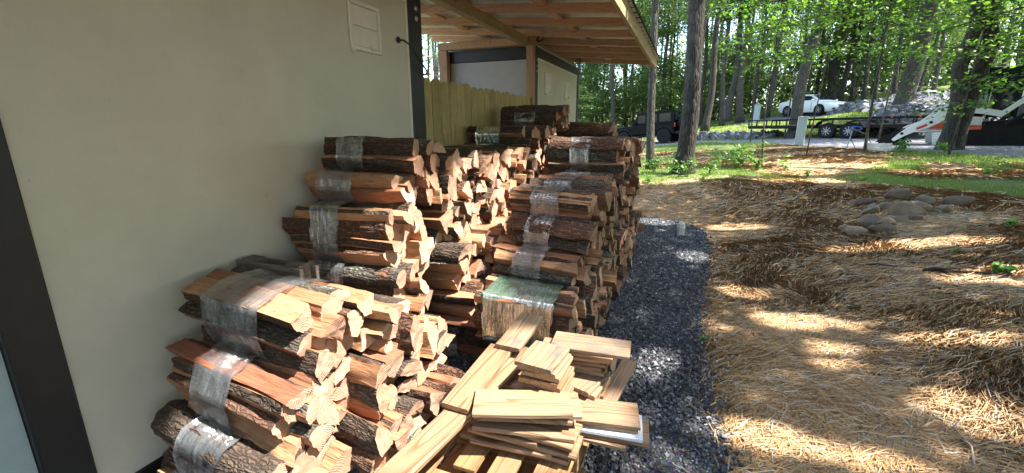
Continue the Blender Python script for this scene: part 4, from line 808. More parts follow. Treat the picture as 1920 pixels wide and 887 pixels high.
for s in (1,-1): mb.prism([(2.06,.54),(1.98,.03),(2.75,.0),(2.45,.30)], s*.79-.012, s*.79+.012)
mb.build('bucket', M['steelblack'], ld)
# ================================================================ TREES
def cards(C, size, rs, up=.5, asp=.55, fold=False):
    """leaf blades at points C: (V, F) of rhombi, each its own island"""
    n = len(C); nr = rs.normal(size=(n,3)); nr[:,2] = np.abs(nr[:,2])+up; nr /= np.linalg.norm(nr, axis=1)[:,None]
    t = rs.normal(size=(n,3)); t -= nr*np.sum(t*nr, 1)[:,None]; t /= np.linalg.norm(t, axis=1)[:,None]; b = np.cross(nr, t); s = (size*rs.uniform(.65,1.35,n))[:,None]
    if not fold:
        V = np.stack([C-t*s*.5, C+b*s*asp*.5-t*s*.08, C+t*s*.5, C-b*s*asp*.5-t*s*.08], 1).reshape(-1,3); return V, np.arange(4*n).reshape(n,4)
    d = -nr*s*.10
    V = np.stack([C-t*s*.5, C-t*s*.2+b*s*asp*.45+d, C+t*s*.15+b*s*asp*.5+d, C+t*s*.5, C+t*s*.15-b*s*asp*.5+d, C-t*s*.2-b*s*asp*.45+d], 1).reshape(-1,3); k = np.arange(n)[:,None]*6
    return V, np.concatenate([k+np.array([[0,1,2,3]]), k+np.array([[0,3,4,5]])])
def crown_mesh(seed, rx, rz, n, size, mat='leaf', clumps=60):
    r = np.random.RandomState(seed); c = r.normal(size=(clumps,3)); c /= np.linalg.norm(c, axis=1)[:,None]; c *= (r.uniform(.25,1,clumps)**.5)[:,None]; c *= np.array([rx, rx, rz])
    k = r.randint(0, clumps, n); sp = r.uniform(.35,.95,clumps)[k][:,None]*np.array([[1,1,.38]])*rx/3.2; C = c[k]+r.normal(size=(n,3))*sp
    V, F = cards(C, size, r); return npmesh('crown', V, F, M[mat])
CR = [crown_mesh(60+i, 3.4, 4.2, 8200, .19, clumps=46+6*i) for i in range(5)]
CL = [crown_mesh(80+i, 2.0, 1.9, 4200, .14, clumps=30) for i in range(4)]       # low understorey crowns
def tree(name, x, y, r0, lx, ly, label, H_=13., crown=True, base=None, cz=None, cs=1., mat='trunk', kind=0, wob=.012, group='trees of the wood around the drive', limbs=5, sprays=None, curve=0.):
    z0 = gnd(x, y)-.12; e = empty(name, (x, y, z0)); tag(e, label, 'tree', group); rs = random.Random(hash_(label)); n = 13; pts = []; ph = rs.uniform(0, 6)
    for i in range(n):
        t = i/(n-1); z = H_*t**1.25; k = r0*.9
        pts.append(Vector((lx*z+k*.8*math.sin(z*.9+ph)*wob/.012*.6+curve*z*z, ly*z+k*.6*math.cos(z*.7+ph), z)))
    rad_ = [r0*(1-.62*(p.z/H_)) for p in pts]; rad_[0] = r0*1.5; rad_[1] = max(rad_[1], r0*1.02)
    mb = MB(); ns = 18 if r0 > .1 else 9; mb.tube(pts, rad_, ns)
    if r0 > .1 and math.hypot(x, y) < 32:      # finer bark relief on the near trunks
        fine = []; fr_ = []
        for i in range(44):
            z = 7*(i/43); q = np.interp(z, [p.z for p in pts], [p.x for p in pts]); q2 = np.interp(z, [p.z for p in pts], [p.y for p in pts]); fine.append(Vector((q, q2, z))); fr_.append(float(np.interp(z, [p.z for p in pts], rad_)))
        up_ = [p for p in pts if p.z > 7]; mb = MB(); mb.tube(fine+up_, fr_+[float(np.interp(p.z, [q.z for q in pts], rad_)) for p in up_], 30)
        vv = []
        for i, p in enumerate(mb.v):
            a = (i%30)/30*2*math.pi; f_ = 1+.06*float(fbm(math.cos(a)*3.5+ph, math.sin(a)*3.5, p[2]*1.3, 3))+.05*float(fbm(math.cos(a)*11, math.sin(a)*11+ph, p[2]*2.5, 2)); j = i//30; ctr = (fine+up_)[min(j, len(fine+up_)-1)]
            if p[2] < .5: f_ *= 1+.22*(1-p[2]/.5)*max(0, math.sin(a*4+ph))
            vv.append((ctr.x+(p[0]-ctr.x)*f_, ctr.y+(p[1]-ctr.y)*f_, p[2]))
        mb.v = vv
    for k in range(limbs):
        z = H_*rs.uniform(.42,.92); a = rs.uniform(0, 2*math.pi); L_ = rs.uniform(1.5,3.2)*(1 if r0 > .1 else .4); p = Vector((np.interp(z, [q.z for q in pts], [q.x for q in pts]), np.interp(z, [q.z for q in pts], [q.y for q in pts]), z)); d = Vector((math.cos(a), math.sin(a), rs.uniform(.5,1.2))).normalized()
        rl = r0*rs.uniform(.25,.4); mb.tube([p, p+d*L_*.3, p+d*L_*.65+Vector((0,0,.15*L_)), p+d*L_+Vector((0,0,.4*L_))], [rl, rl*.8, rl*.55, rl*.2], 7)
    mb.build('trunk', M[mat], e, smooth=True)
    if crown:
        m_ = (CR if kind == 0 else CL)[rs.randrange(4)]; zz = cz if cz is not None else H_*.86
        o = link('crown', m_, e, (float(np.interp(min(zz,H_), [q.z for q in pts], [q.x for q in pts])), float(np.interp(min(zz,H_), [q.z for q in pts], [q.y for q in pts])), zz), (0,0,rs.uniform(0,6.28))); o.scale = (cs, cs, cs*rs.uniform(.85,1.15))
    return e
def hash_(s): return sum((i+1)*ord(c) for i, c in enumerate(s))
TT = [
('oak_tree',-.83,11.57,.10,-.066,-.027,'slim straight pale-barked tree beside the roof corner, its right edge sunlit',dict(H_=12,cz=10.5)),
('oak_tree',-.16,10.54,.185,.022,-.014,'stout rough-barked tree in the weeds, slightly leaning, nearest to the path end',dict(H_=14,cz=12.5,mat='trunk_dark')),
('oak_tree',.07,28.32,.20,.008,.003,'grey trunk just beyond the stout tree, at the tail of the black car',dict(H_=15,cz=11)),
('oak_tree',.9,33.13,.23,.012,.005,'straight dark trunk on the grass right of the black car',dict(H_=16,cz=11.5,mat='trunk_dark')),
('oak_tree',.65,43.86,.2,-.024,-.009,'dark slender trunk close behind the straight one right of the black car',dict(H_=16,cz=11,mat='trunk_dark')),
('oak_tree',2.13,39.6,.2,-.039,-.016,'slender trunk standing at the top of the grass above the left riprap',dict(H_=15,cz=11)),
('oak_tree',2.91,43.16,.3,.015,.006,'leaning grey trunk behind the grass, left of the knotted pair',dict(H_=17,cz=11.5)),
('oak_tree',3.5,40.81,.28,-.033,-.013,'broad brown trunk above the left end of the trailer rail',dict(H_=17,cz=12)),
('oak_tree',4.62,42.99,.15,.012,.005,'thin trunk leaning right beside the far utility post',dict(H_=13,cz=10)),
('oak_tree',5.5,41.24,.24,.034,.014,'half-sunlit trunk right of the far utility post',dict(H_=16,cz=11)),
('oak_tree',4.63,25.7,.27,.055,.012,'heavy leaning trunk in front of the trailer deck and the white car',dict(H_=15,cz=12.5,mat='trunk',curve=.003)),
('oak_tree',10.63,45.72,.42,.02,.01,'thick dark forked trunk directly behind the white car roof',dict(H_=18,cz=12,mat='trunk_dark',limbs=8)),
('oak_tree',10.94,43.9,.2,.023,.009,'dark trunk leaning right just behind the white car bonnet',dict(H_=16,cz=11,mat='trunk_dark')),
('oak_tree',11.34,42.99,.16,-.041,-.017,'thin trunk above the nose of the white car',dict(H_=14,cz=10,mat='trunk_dark')),
('oak_tree',11.9,42.2,.15,-.03,-.02,'thin dark trunk behind the left end of the upper riprap',dict(H_=13,cz=10,mat='trunk_dark')),
('oak_tree',12.26,41.2,.16,-.02,-.02,'thin trunk behind the middle of the upper riprap',dict(H_=14,cz=9.5,mat='trunk_dark')),
('oak_tree',9.37,26.81,.34,-.03,-.02,'massive grey trunk standing on the bank between the two riprap beds',dict(H_=17,cz=14,mat='trunk')),
('oak_tree',12.27,24.97,.30,-.05,-.03,'dark thick trunk at the right edge behind the loader cab',dict(H_=15,cz=11,mat='trunk_dark')),
('sapling',4.94,16.48,.042,-.02,-.014,'thin grey sapling standing by the white crate',dict(H_=6,cz=5.6,kind=1,limbs=4,cs=.8)),
('sapling',2.65,24.0,.032,-.04,-.02,'pencil-thin dark sapling left of the heavy leaning trunk',dict(H_=5,cz=4.9,kind=1,limbs=3,cs=.45)),
('sapling',4.25,25.2,.04,.006,.003,'thin crooked sapling hugging the left side of the heavy leaning trunk',dict(H_=6,cz=5.7,kind=1,limbs=3,cs=.6)),
('maple_tree',-12.66,60.08,.16,-.04,-.016,'far thin pale trunk seen first from the left under the roof edge',dict(H_=15,cz=11.5)),
('maple_tree',-7.36,44.82,.25,-.028,-.011,'straight grey trunk under the roof edge, thickest of those left of the black car',dict(H_=16,cz=12.5)),
('maple_tree',-7.47,55.56,.22,-.027,-.011,'dark multi-stemmed trunk under the roof edge near the black car',dict(H_=15,cz=12,mat='trunk_dark',limbs=9)),
('maple_tree',-7.12,54.78,.16,-.102,-.041,'dark stem leaning left beside the multi-stemmed trunk',dict(H_=13,cz=11.5,mat='trunk_dark')),
('maple_tree',-5.9,49.6,.13,-.046,-.018,'thin pale trunk between the multi-stemmed one and the black car bonnet',dict(H_=14,cz=11)),
('maple_tree',-4.75,49.7,.16,-.077,-.031,'trunk rising behind the windscreen of the black car',dict(H_=15,cz=11.5)),
('maple_tree',-10.59,56.7,.15,.004,.002,'thin trunk left of the straight grey one under the roof edge',dict(H_=14,cz=11.5,mat='trunk_dark')),
('maple_tree',-2.75,46.9,.22,-.023,-.009,'grey trunk rising behind the roof of the black car',dict(H_=16,cz=12)),
('maple_tree',-2.2,48,.13,-.02,-.01,'thin dark trunk close beside the grey one behind the black car',dict(H_=14,cz=11.5,mat='trunk_dark')),
('maple_tree',-11.5,49,.11,-.024,-.01,'very thin trunk against the corner of the far container',dict(H_=13,cz=11)),
('maple_tree',12.95,39.74,.15,-.05,-.03,'thin trunk behind the upper riprap left of the massive grey one',dict(H_=13,cz=9,mat='trunk_dark')),
('maple_tree',14.02,36.95,.13,-.03,-.03,'thin trunk right of the massive grey one, partly behind leaves',dict(H_=12,cz=8.5)),
('maple_tree',13.76,38.28,.11,.08,-.03,'slanting thin trunk right behind the massive grey one',dict(H_=12,cz=8.5,mat='trunk_dark')),
('maple_tree',11.83,26.6,.10,-.05,-.03,'thin stem behind the loader cab glass',dict(H_=10,cz=8)),
('maple_tree',9.94,47.1,.16,-.05,-.02,'trunk just left of the thick forked one behind the white car',dict(H_=15,cz=10.5)),
('maple_tree',9.1,49,.15,-.06,-.03,'trunk above the rear end of the white car',dict(H_=15,cz=10.5,mat='trunk_dark')),
]
for nm, x, y, r0, lx, ly, lab, kw in TT: tree(nm, x, y, r0, lx, ly, lab, **kw)
# twin-stemmed tree: two trunks from one root
tw = empty('twin_stem_tree', (7.15, 17.1, gnd(7.15, 17.1)-.1)); tag(tw, 'dark twin-stemmed tree standing in front of the white loader', 'tree', 'trees of the wood around the drive')
for pts, rr_ in (([(-.1,0,0),(-.06,0,.6),(-.03,0,1.5),(-.18,0,2.4),(-.12,0,2.9),(-.02,-.02,3.5),(-.20,-.05,4.3),(-.5,-.1,5.5),(-.7,-.2,7.5),(-.8,-.3,10)], [.25,.18,.165,.175,.16,.15,.14,.12,.10,.05]),
                ([(.15,.1,0),(.2,.1,.7),(.28,.1,1.5),(.36,.1,2.3),(.42,.05,3.0),(.18,0,3.9),(-.02,0,4.5),(.1,.1,5.6),(.4,.2,7.5),(.5,.3,10.5)], [.26,.19,.17,.165,.17,.155,.14,.12,.10,.05])):
    P3 = [Vector(p) for p in pts]; fine = []; fr_ = []
    for i in range(len(P3)-1):
        for q in range(5): t = q/5; fine.append(P3[i].lerp(P3[i+1], t)); fr_.append(rr_[i]*(1-t)+rr_[i+1]*t)
    mb = MB(); mb.tube(fine, fr_, 24); mb.v = [((p[0]-fine[i//24].x)*(1+.16*float(fbm(p[0]*6, p[1]*6, p[2]*1.6, 3)))+fine[i//24].x, (p[1]-fine[i//24].y)*(1+.16*float(fbm(p[0]*6+9, p[1]*6, p[2]*1.6, 3)))+fine[i//24].y, p[2]) for i, p in enumerate(mb.v)]
    mb.build('trunk', M['trunk_dark'], tw, smooth=True)
o = link('crown', CR[1], tw, (0, 0, 9.5)); o.scale = (1.1, 1.1, .9)
# leafy low boughs: bigger single leaves, on slender branches
def bough(name, par, start, dirs, n, size, seed, spread=.35, mat='leaf_near'):
    rs = np.random.RandomState(seed); mb = MB(); C = []
    for d, L_ in dirs:
        d = Vector(d).normalized(); p0 = Vector(start); P3 = [p0+d*L_*t+Vector((0,0,-.10*L_*t*t)) for t in (0,.25,.5,.75,1)]; mb.tube(P3, [.016*L_**.5*(1-.8*t) for t in (0,.25,.5,.75,1)], 5)
        for _ in range(int(n*.55*L_)):
            t = rs.uniform(.2,1.05); q = P3[0].lerp(P3[4], t); w_ = spread*(1.15-abs(t-.5)); q = q+Vector((rs.normal()*w_, rs.normal()*w_, rs.normal()*w_*.28-.05)); C.append(tuple(q))
    if mb.v: mb.build('branch', M['trunk'], par, smooth=True)
    V, F = cards(np.array(C), size, rs, up=1.1, asp=.62, fold=True); link('foliage', npmesh('foliage', V, F, M[mat]), par)
def young(name, x, y, h, label, dirs, n, size, seed, r0=.035, lean=(0,0), spread=.35):
    z0 = gnd(x, y)-.05; e = empty(name, (x, y, z0)); tag(e, label, 'sapling', 'leafy young trees'); mb = MB(); P3 = [(lean[0]*t*h+.05*math.sin(t*5+seed), lean[1]*t*h, t*h) for t in np.linspace(0,1,8)]; mb.tube(P3, [r0*(1-.7*t) for t in np.linspace(0,1,8)], 8); mb.build('stem', M['trunk'], e, smooth=True)
    for i, (hf, dd) in enumerate(dirs): bough('bough', e, (lean[0]*hf*h, lean[1]*hf*h, hf*h), dd, n, size, seed*7+i, spread)
    return e
def ring(k, L_, zz=.12, off=0., r=None): return [((math.cos(off+2*math.pi*i/k), math.sin(off+2*math.pi*i/k), zz+.2*math.sin(i*2.3)), L_*(.7+.3*math.sin(i*1.9+off)**2)) for i in range(k)]
young('young_maple', 1.75, 12.9, 4.4, 'young maple with big bright leaves hanging before the leaning trunk, right of the stout tree', [(.60, ring(5,1.1,.1)), (.75, ring(6,1.3,.15,.5)), (.88, ring(6,1.3,.25,1)), (.97, ring(5,1.1,.4,.3))], 110, .10, 3, r0=.02, lean=(-.02,0))
young('young_maple', 3.1, 14.6, 5.2, 'second bright young maple beside the pencil-thin sapling', [(.55, ring(5,1.1,.1)), (.72, ring(6,1.5,.15,.5)), (.88, ring(7,1.6,.25,1)), (.97, ring(5,1.2,.4,.3))], 90, .105, 5, r0=.018, lean=(.01,0))
young('young_beech', 6.35, 15.2, 4.6, 'leafy young beech spreading its layered boughs around the twin-stemmed tree', [(.30, ring(4,.9,.0,.4)), (.42, ring(5,1.2,.05,.4)), (.58, ring(6,1.7,.05)), (.74, ring(7,1.9,.1,.5)), (.88, ring(7,1.8,.15,1)), (.98, ring(5,1.4,.3,.3))], 62, .115, 7, lean=(.06,0), spread=.4)
young('young_beech', 9.0, 16.4, 5.0, 'leafy young beech before the loader cab at the right edge', [(.42, ring(5,1.4,.05,.1)), (.58, ring(7,2.0,.05)), (.74, ring(7,2.1,.1,.5)), (.88, ring(7,1.9,.15,1)), (.98, ring(5,1.4,.3,.3))], 150, .14, 9, lean=(.0,0), spread=.42)
young('young_beech', 6.9, 21.6, 6.5, 'young beech behind the trailer tongue, left of the massive grey trunk', [(.50, ring(5,1.4,.05,.1)), (.65, ring(6,1.8,.05)), (.8, ring(7,2.0,.1,.5)), (.92, ring(7,1.8,.2,1))], 55, .16, 11, spread=.45)
young('young_beech', 8.4, 13.2, 1.15, 'low leafy seedling with pale big leaves at the right edge before the loader', [(.6, ring(4,.5,.2,.1)), (.85, ring(5,.55,.3))], 60, .15, 13, r0=.012, spread=.2)
# understorey saplings between the trunks
us = random.Random(4); spots = []
for i in range(34):
    th_ = rad(us.uniform(-15, 26)); r_ = us.uniform(44, 62)
    if 3 < math.degrees(th_) < 20: r_ = us.uniform(43.5, 60)
    spots.append((r_*math.sin(th_), r_*math.cos(th_)))
spots.sort()
DESC = ['leafy understorey sapling','bushy understorey tree','slender sapling with a low round crown','spreading understorey tree']
w_n = {}
for i, (x, y) in enumerate(spots):
    where = 'behind the roofed containers' if x < -10 else 'deep in the wood left of the black car' if x < -5 else 'in the wood behind the black car' if x < 0 else 'in the wood above the left riprap' if x < 6 else 'in the wood behind the white car' if x < 12 else 'in the wood behind the upper riprap'
    w_n[where] = w_n.get(where, -1)+1; o = tree('understorey_tree', x, y, .05+.03*us.random(), us.uniform(-.05,.05), 0, f'{DESC[i%4].replace(" with a low round crown","")} {where}, {NTH[w_n[where]%10] if w_n[where] < 10 else "last"} from left', H_=us.uniform(3.5,7), kind=1, cs=us.uniform(1.1,1.7), limbs=2, group='understorey saplings between the trunks')
# unseen trees added for dappled shade; crowns carved open over the LIT patches
LIT = [(-1.50,1.1,.53,.62),(-1.55,1.75,.5,.60),(-1.84,2.75,.24,.65),(-1.6,2.15,.3,.35),(-.80,1.35,.34,.50),(-.60,1.42,.28,.28),(-2.02,3.3,.08,.2),
 (.55,4.15,.22,.20),(.80,3.55,.30,.16),(.88,3.05,.16,.20),(2.1,5.55,.75,.22),(2.3,4.45,.50,.25),(.38,2.10,.28,.14),(.79,2.04,.25,.08),(.68,6.95,.35,.2),(.12,5.2,.2,.25),(1.3,2.5,.2,.2),(1.5,3.3,.3,.12),
 (-.9,10.2,1.4,1.0),(1.2,11,1.5,.8),(-2,13,2.0,2.6),(0.5,14.5,2.0,1.8),(2.2,13.7,1.2,.7),(2.9,12.2,1.3,.6),(1.7,9.6,.8,.4),(5.1,11.2,1.6,.7),(-.5,18,3.5,2.2),(3.2,20,2.2,1.5),(5.0,18,1.3,.8),(-.45,7.0,.35,.3),(-1.35,4.05,.12,.07),(-.1,2.6,.14,.22)]
TR = [(5.6,-1.8,'unseen oak added for shade behind the camera on the right'),(8.2,3.2,'unseen oak added for shade beyond the right edge of the frame'),(9.6,7.2,'unseen oak added for shade on the bank to the right of the rock heap'),(4.6,-5.5,'unseen oak added for shade far behind the camera'),(10.8,-2.0,'unseen oak added for shade right of and behind the camera'),(12.5,10.5,'unseen oak added for shade past the right edge by the loader'),(-1.5,-6.5,'unseen oak added for shade behind the pale container')]
acc = {i: [] for i in range(len(TR))}; cr = np.random.RandomState(21)
def sample(n, u0, u1, v0, v1, z0, z1, seed_noise, lo):
    u = cr.uniform(u0,u1,n); v = cr.uniform(v0,v1,n); z = cr.uniform(z0,z1,n); k = fbm(u*.55+seed_noise, v*.55, z*.15, 3) > lo; return u[k], v[k], z[k]
U, V_, Z_ = sample(125000, -3, 10, -3.5, 12.5, 7.2, 12.5, 0, -.36); Xc, Yc = U+SX*Z_, V_+SY*Z_
keep = np.ones(len(U), bool); wob_ = .25*fbm(U*3, V_*3, 2, 2)
for (a, b, ru, rv) in LIT: keep &= ((U-a)/ru)**2+((V_-b)/rv)**2 > 1.0+wob_*1.6
U2, V2, Z2 = sample(16000, -6, 8, 12.5, 26, 8.5, 14, 5, .0); k2 = np.ones(len(U2), bool)
for (a, b, ru, rv) in LIT: k2 &= ((U2-a)/ru)**2+((V2-b)/rv)**2 > 1.0
PC = np.concatenate([np.stack([Xc, Yc, Z_], -1)[keep], np.stack([U2+SX*Z2, V2+SY*Z2, Z2], -1)[k2]])
near_i = np.argmin([(PC[:,0]-a)**2+(PC[:,1]-b)**2 for a, b, _ in TR], 0)
for i, (x, y, lab) in enumerate(TR):
    e = empty('shade_tree', (x, y, gnd(x, y))); tag(e, lab, 'tree', 'unseen trees added for shade around the camera'); mb = MB(); mb.tube([(0,0,0),(.05,0,3),(-.1,.1,7),(.1,0,11)], [.26,.2,.16,.07], 16)
    for k in range(6): a = k*1.05; mb.tube([(0,0,6+k*.7),(math.cos(a)*1.5,math.sin(a)*1.5,7.2+k*.7),(math.cos(a)*3,math.sin(a)*3,8.2+k*.6)], [.08,.05,.02], 6)
    mb.build('trunk', M['trunk'], e, smooth=True); C = PC[near_i == i]-np.array([[x, y, gnd(x, y)]])
    if len(C): V, F = cards(C, .155, cr, up=.8, asp=.75); link('crown', npmesh('crown', V, F, M['leaf']), e)
# more wood behind and beside the camera, unseen trees added to block the sky
OFF = [(62,13),(72,17),(88,12),(100,16),(115,11),(128,15),(143,12),(158,16),(172,12),(188,15),(205,19),(60,22),(80,24),(96,22),(48,15),(52,20),(42,24)]
for i, (a, r_) in enumerate(OFF):
    x, y = r_*math.sin(rad(a)), r_*math.cos(rad(a)); tree('oak_tree', x, y, .2, 0, 0, f'broad-crowned tree off to the {"right of" if a < 110 else "rear of"} the frame, {r_} paces out, {NTH[i//10]+" set" if 0 else NTH[i%10]} of {"one" if i < 10 else "another"} ring', H_=13, cz=6.5, cs=1.15, group='unseen trees added to block the sky')
# far wood: one mass of foliage behind the trunks
fr2 = np.random.RandomState(31); n = 150000; th_ = np.radians(fr2.uniform(-34, 40, n)); r_ = fr2.uniform(50, 84, n); x, y = r_*np.sin(th_), r_*np.cos(th_); z = gz(x, y)+fr2.uniform(0, 1, n)**1.35*25
k = fbm(x*.16, y*.16, z*.22, 4)+.05*vnoise(x*.9, y*.9, z*.9) > np.interp(z, [0, 3.5, 6, 12, 26], [-.6, -.35, .0, .06, .16]); k &= (z < 24)
V, F = cards(np.stack([x, y, z], -1)[k], .42, fr2, up=.3, asp=.7); tag(link('far_woodland', npmesh('far_woodland', V, F, M['leaf'])), 'mass of bright green foliage filling the far wood', kind='stuff')
ft = random.Random(77); mb = MB()
for i in range(120):
    a = rad(ft.uniform(-33, 38)); r_ = ft.uniform(52, 80); x, y = r_*math.sin(a), r_*math.cos(a); z0 = gnd(x, y); q = ft.uniform(-.06,.06); mb.tube([(x,y,z0-.2),(x+q*6,y,z0+6),(x+q*14,y,z0+14),(x+q*20,y,z0+20)], [ft.uniform(.12,.28),.14,.10,.05], 6, cap=False)
tag(mb.build('distant_trunks_woodland', M['trunk_dark']), 'thin far trunks merging in the distant wood', kind='stuff')
# ================================================================ GROUND COVER
def strips(P0, ang, L_, W_, rise, bend, mat, name, label, parent=None, zf=None):
    n = len(P0); d = np.stack([np.cos(ang), np.sin(ang), np.zeros(n)], -1); q = np.stack([-np.sin(ang), np.cos(ang), np.zeros(n)], -1)
    a = P0; b = P0+d*(L_*.5)[:,None]+q*(bend*.5)[:,None]; c = P0+d*L_[:,None]+q*(bend*.2)[:,None]
    for arr, h in ((a, 0), (b, 1), (c, 2)):
        arr[:,2] = zf(arr[:,0], arr[:,1])+rise[:,h]
    w_ = q*(W_*.5)[:,None]; w_[:,2] += W_*.3; V = np.stack([a-w_, a+w_, b-w_, b+w_, c-w_*.6, c+w_*.6], 1).reshape(-1,3); k = np.arange(n)[:,None]*6; F = np.concatenate([k+np.array([[0,2,3,1]]), k+np.array([[2,4,5,3]])]); o = link(name, npmesh(name, V, F, mat)); return tag(o, label, kind='stuff')
def straw(n, rmin, rmax, wmul, lmul, seed):
    r = np.random.RandomState(seed); th = np.radians(r.uniform(-14, 52, n*3)); rr = rmin+(rmax-rmin)*r.uniform(0,1,n*3)**.8; x, y = rr*np.sin(th), rr*np.cos(th); d = path_sdf(x, y)
    cov = fbm(x*.9, y*.9, 12, 3); k = (d > r.exponential(.05, n*3)-.03-r.exponential(.045, n*3)) & (straw_mask(x, y) > r.uniform(0,.9,n*3)) & (cov+.5 > r.uniform(-.35,.35,n*3)) & (drive_mask(x, y) < .2); x, y = x[k][:n], y[k][:n]; m = len(x)
    ang = r.uniform(0, 2*math.pi, m)*.55+2.4*fbm(x*1.2, y*1.2, 3, 2)*2.2; L_ = r.uniform(.07,.17,m)*lmul; W_ = r.uniform(.0022,.0045,m)*wmul; base = r.uniform(0,.024,m)
    return np.stack([x, y, np.zeros(m)], -1), ang, L_, W_, np.stack([base, base+r.uniform(0,.014,m), base+r.uniform(-.006,.018,m)], -1), r.normal(size=m)*.02*lmul
for i, a in enumerate([(85000,1.6,4.4,1.05,1.0,1),(80000,3.6,8,1.6,1.15,2),(40000,7,13,3.0,1.4,3),(24000,11,24,4.5,1.6,4)]):
    P0, an, L_, W_, ri, be = straw(*a); strips(P0, an, L_, W_, ri, be, M['straw'], 'pine_straw_litter', 'loose golden pine straw strewn over the bank', zf=gtop)
def grass(n, rmin, rmax, h, w_, seed, th0=-16, th1=34, name='grass'):
    r = np.random.RandomState(seed); th = np.radians(r.uniform(th0, th1, n*3)); rr = rmin+(rmax-rmin)*r.uniform(0,1,n*3)**.9; x, y = rr*np.sin(th), rr*np.cos(th)
    k = (straw_mask(x, y) < r.uniform(.1,.85,n*3)) & (drive_mask(x, y) < .3) & (fbm(x*.8, y*.8, 20, 3) > -.18) & (path_sdf(x, y) > .3) & (x > -1.9+0*x); x, y = x[k][:n], y[k][:n]; m = len(x); z = gtop(x, y); a = r.uniform(0, 2*math.pi, m); H1 = h*r.uniform(.4,1.3,m); ln = H1*r.uniform(.1,.8,m)
    b = np.stack([np.cos(a), np.sin(a), 0*a], -1)*(w_*.5); p = np.stack([x, y, z-.01], -1); l = np.stack([np.sin(a)*ln, -np.cos(a)*ln, H1], -1); V = np.stack([p-b, p+b, p+l*.6+b*.5, p+l], 1).reshape(-1,3); return V, np.arange(4*m).reshape(m,4)
for i, a in enumerate([(26000,8.3,14,.055,.009,1),(34000,12,26,.07,.02,2),(26000,24,46,.11,.045,3)]):
    V, F = grass(*a); tag(link('grass', npmesh('grass', V, F, M['grass'])), 'short patchy grass growing through the straw and up the slope', kind='stuff')
# crushed stone on the path
r = np.random.RandomState(8); n = 85000; y = 1.1+6.3*r.uniform(0,1,n)**1.25; x = r.uniform(-1.3, .65, n); d = path_sdf(x, y); k = (d < -.0+r.exponential(.03, n)*.9-.02); x, y = x[k], y[k]; m = len(x); s = np.minimum(.0028+r.exponential(.0028,m), .015)+np.maximum(y-3,0)*.0012
cube = np.array([(-1,-1,-1),(1,-1,-1),(1,1,-1),(-1,1,-1),(-1,-1,1),(1,-1,1),(1,1,1),(-1,1,1)], float); cv = cube[None]*r.uniform(.45,1.15,(m,8,3))*np.array([1,1,.6]); q = r.normal(size=(m,4)); q[:,1:3] *= .5; q /= np.linalg.norm(q, axis=1)[:,None]; w0,x0,y0,z0 = q.T
Rm = np.stack([1-2*(y0*y0+z0*z0),2*(x0*y0-z0*w0),2*(x0*z0+y0*w0),2*(x0*y0+z0*w0),1-2*(x0*x0+z0*z0),2*(y0*z0-x0*w0),2*(x0*z0-y0*w0),2*(y0*z0+x0*w0),1-2*(x0*x0+y0*y0)], -1).reshape(m,3,3)
V = np.einsum('mij,mkj->mki', Rm, cv)*s[:,None,None]+np.stack([x, y, np.maximum(gz(x, y),0)+.022+r.uniform(0,.010,m)], -1)[:,None,:]; cf = np.array([(0,3,2,1),(4,5,6,7),(0,1,5,4),(1,2,6,5),(2,3,7,6),(3,0,4,7)]); F = (np.arange(m)[:,None,None]*8+cf[None]).reshape(-1,4)
tag(link('gravel', npmesh('gravel', V.reshape(-1,3), F, M['gravel'])), 'dark crushed blue-grey stone covering the path', kind='stuff')
def riprap(name, label, polys, n, smin, smax, seed):
    r = np.random.RandomState(seed); Vs = []; Fs = []; k = 0
    P3 = []
    for (ax, ay, bx, by, wd, ht) in polys:
        for _ in range(n):
            t = r.uniform(); u = r.uniform(-1,1); L_ = math.hypot(bx-ax, by-ay); qx, qy = -(by-ay)/L_, (bx-ax)/L_; x = ax+(bx-ax)*t+qx*u*wd/2; y = ay+(by-ay)*t+qy*u*wd/2; P3.append((x, y, float(gz(x, y))+ht*r.uniform(0,1)*(1-u*u)))
    P3 = np.array(P3); m = len(P3); s = r.uniform(smin, smax, m); cv = cube[None]*r.uniform(.5,1.1,(m,8,3))*np.array([1.1,.9,.65]); q = r.normal(size=(m,4)); q /= np.linalg.norm(q, axis=1)[:,None]; w0,x0,y0,z0 = q.T
    Rm = np.stack([1-2*(y0*y0+z0*z0),2*(x0*y0-z0*w0),2*(x0*z0+y0*w0),2*(x0*y0+z0*w0),1-2*(x0*x0+z0*z0),2*(y0*z0-x0*w0),2*(x0*z0-y0*w0),2*(y0*z0+x0*w0),1-2*(x0*x0+y0*y0)], -1).reshape(m,3,3)
    V = np.einsum('mij,mkj->mki', Rm, cv)*s[:,None,None]+P3[:,None,:]; F = (np.arange(m)[:,None,None]*8+cf[None]).reshape(-1,4); tag(link(name, npmesh(name, V.reshape(-1,3), F, M['riprap'])), label, kind='stuff')
riprap('riprap', 'strip of broken grey stone edging the drive from the black car to the leaning trunk', [(-.2,30.2,4.2,26.6,1.3,.30)], 620, .06, .17, 1)
riprap('riprap', 'bank of broken grey stone rising behind the trailer and loader', [(7.6,26.0,11.0,24.4,2.6,.40),(10.6,24.6,14.5,22.5,2.8,.35)], 900, .08, .2, 2)
riprap('riprap', 'upper bed of broken grey stone right of the white car', [(9.6,37.6,13.5,33.6,3.0,.55),(8.8,31.2,13.0,30.5,2.6,.5)], 800, .10, .22, 3)
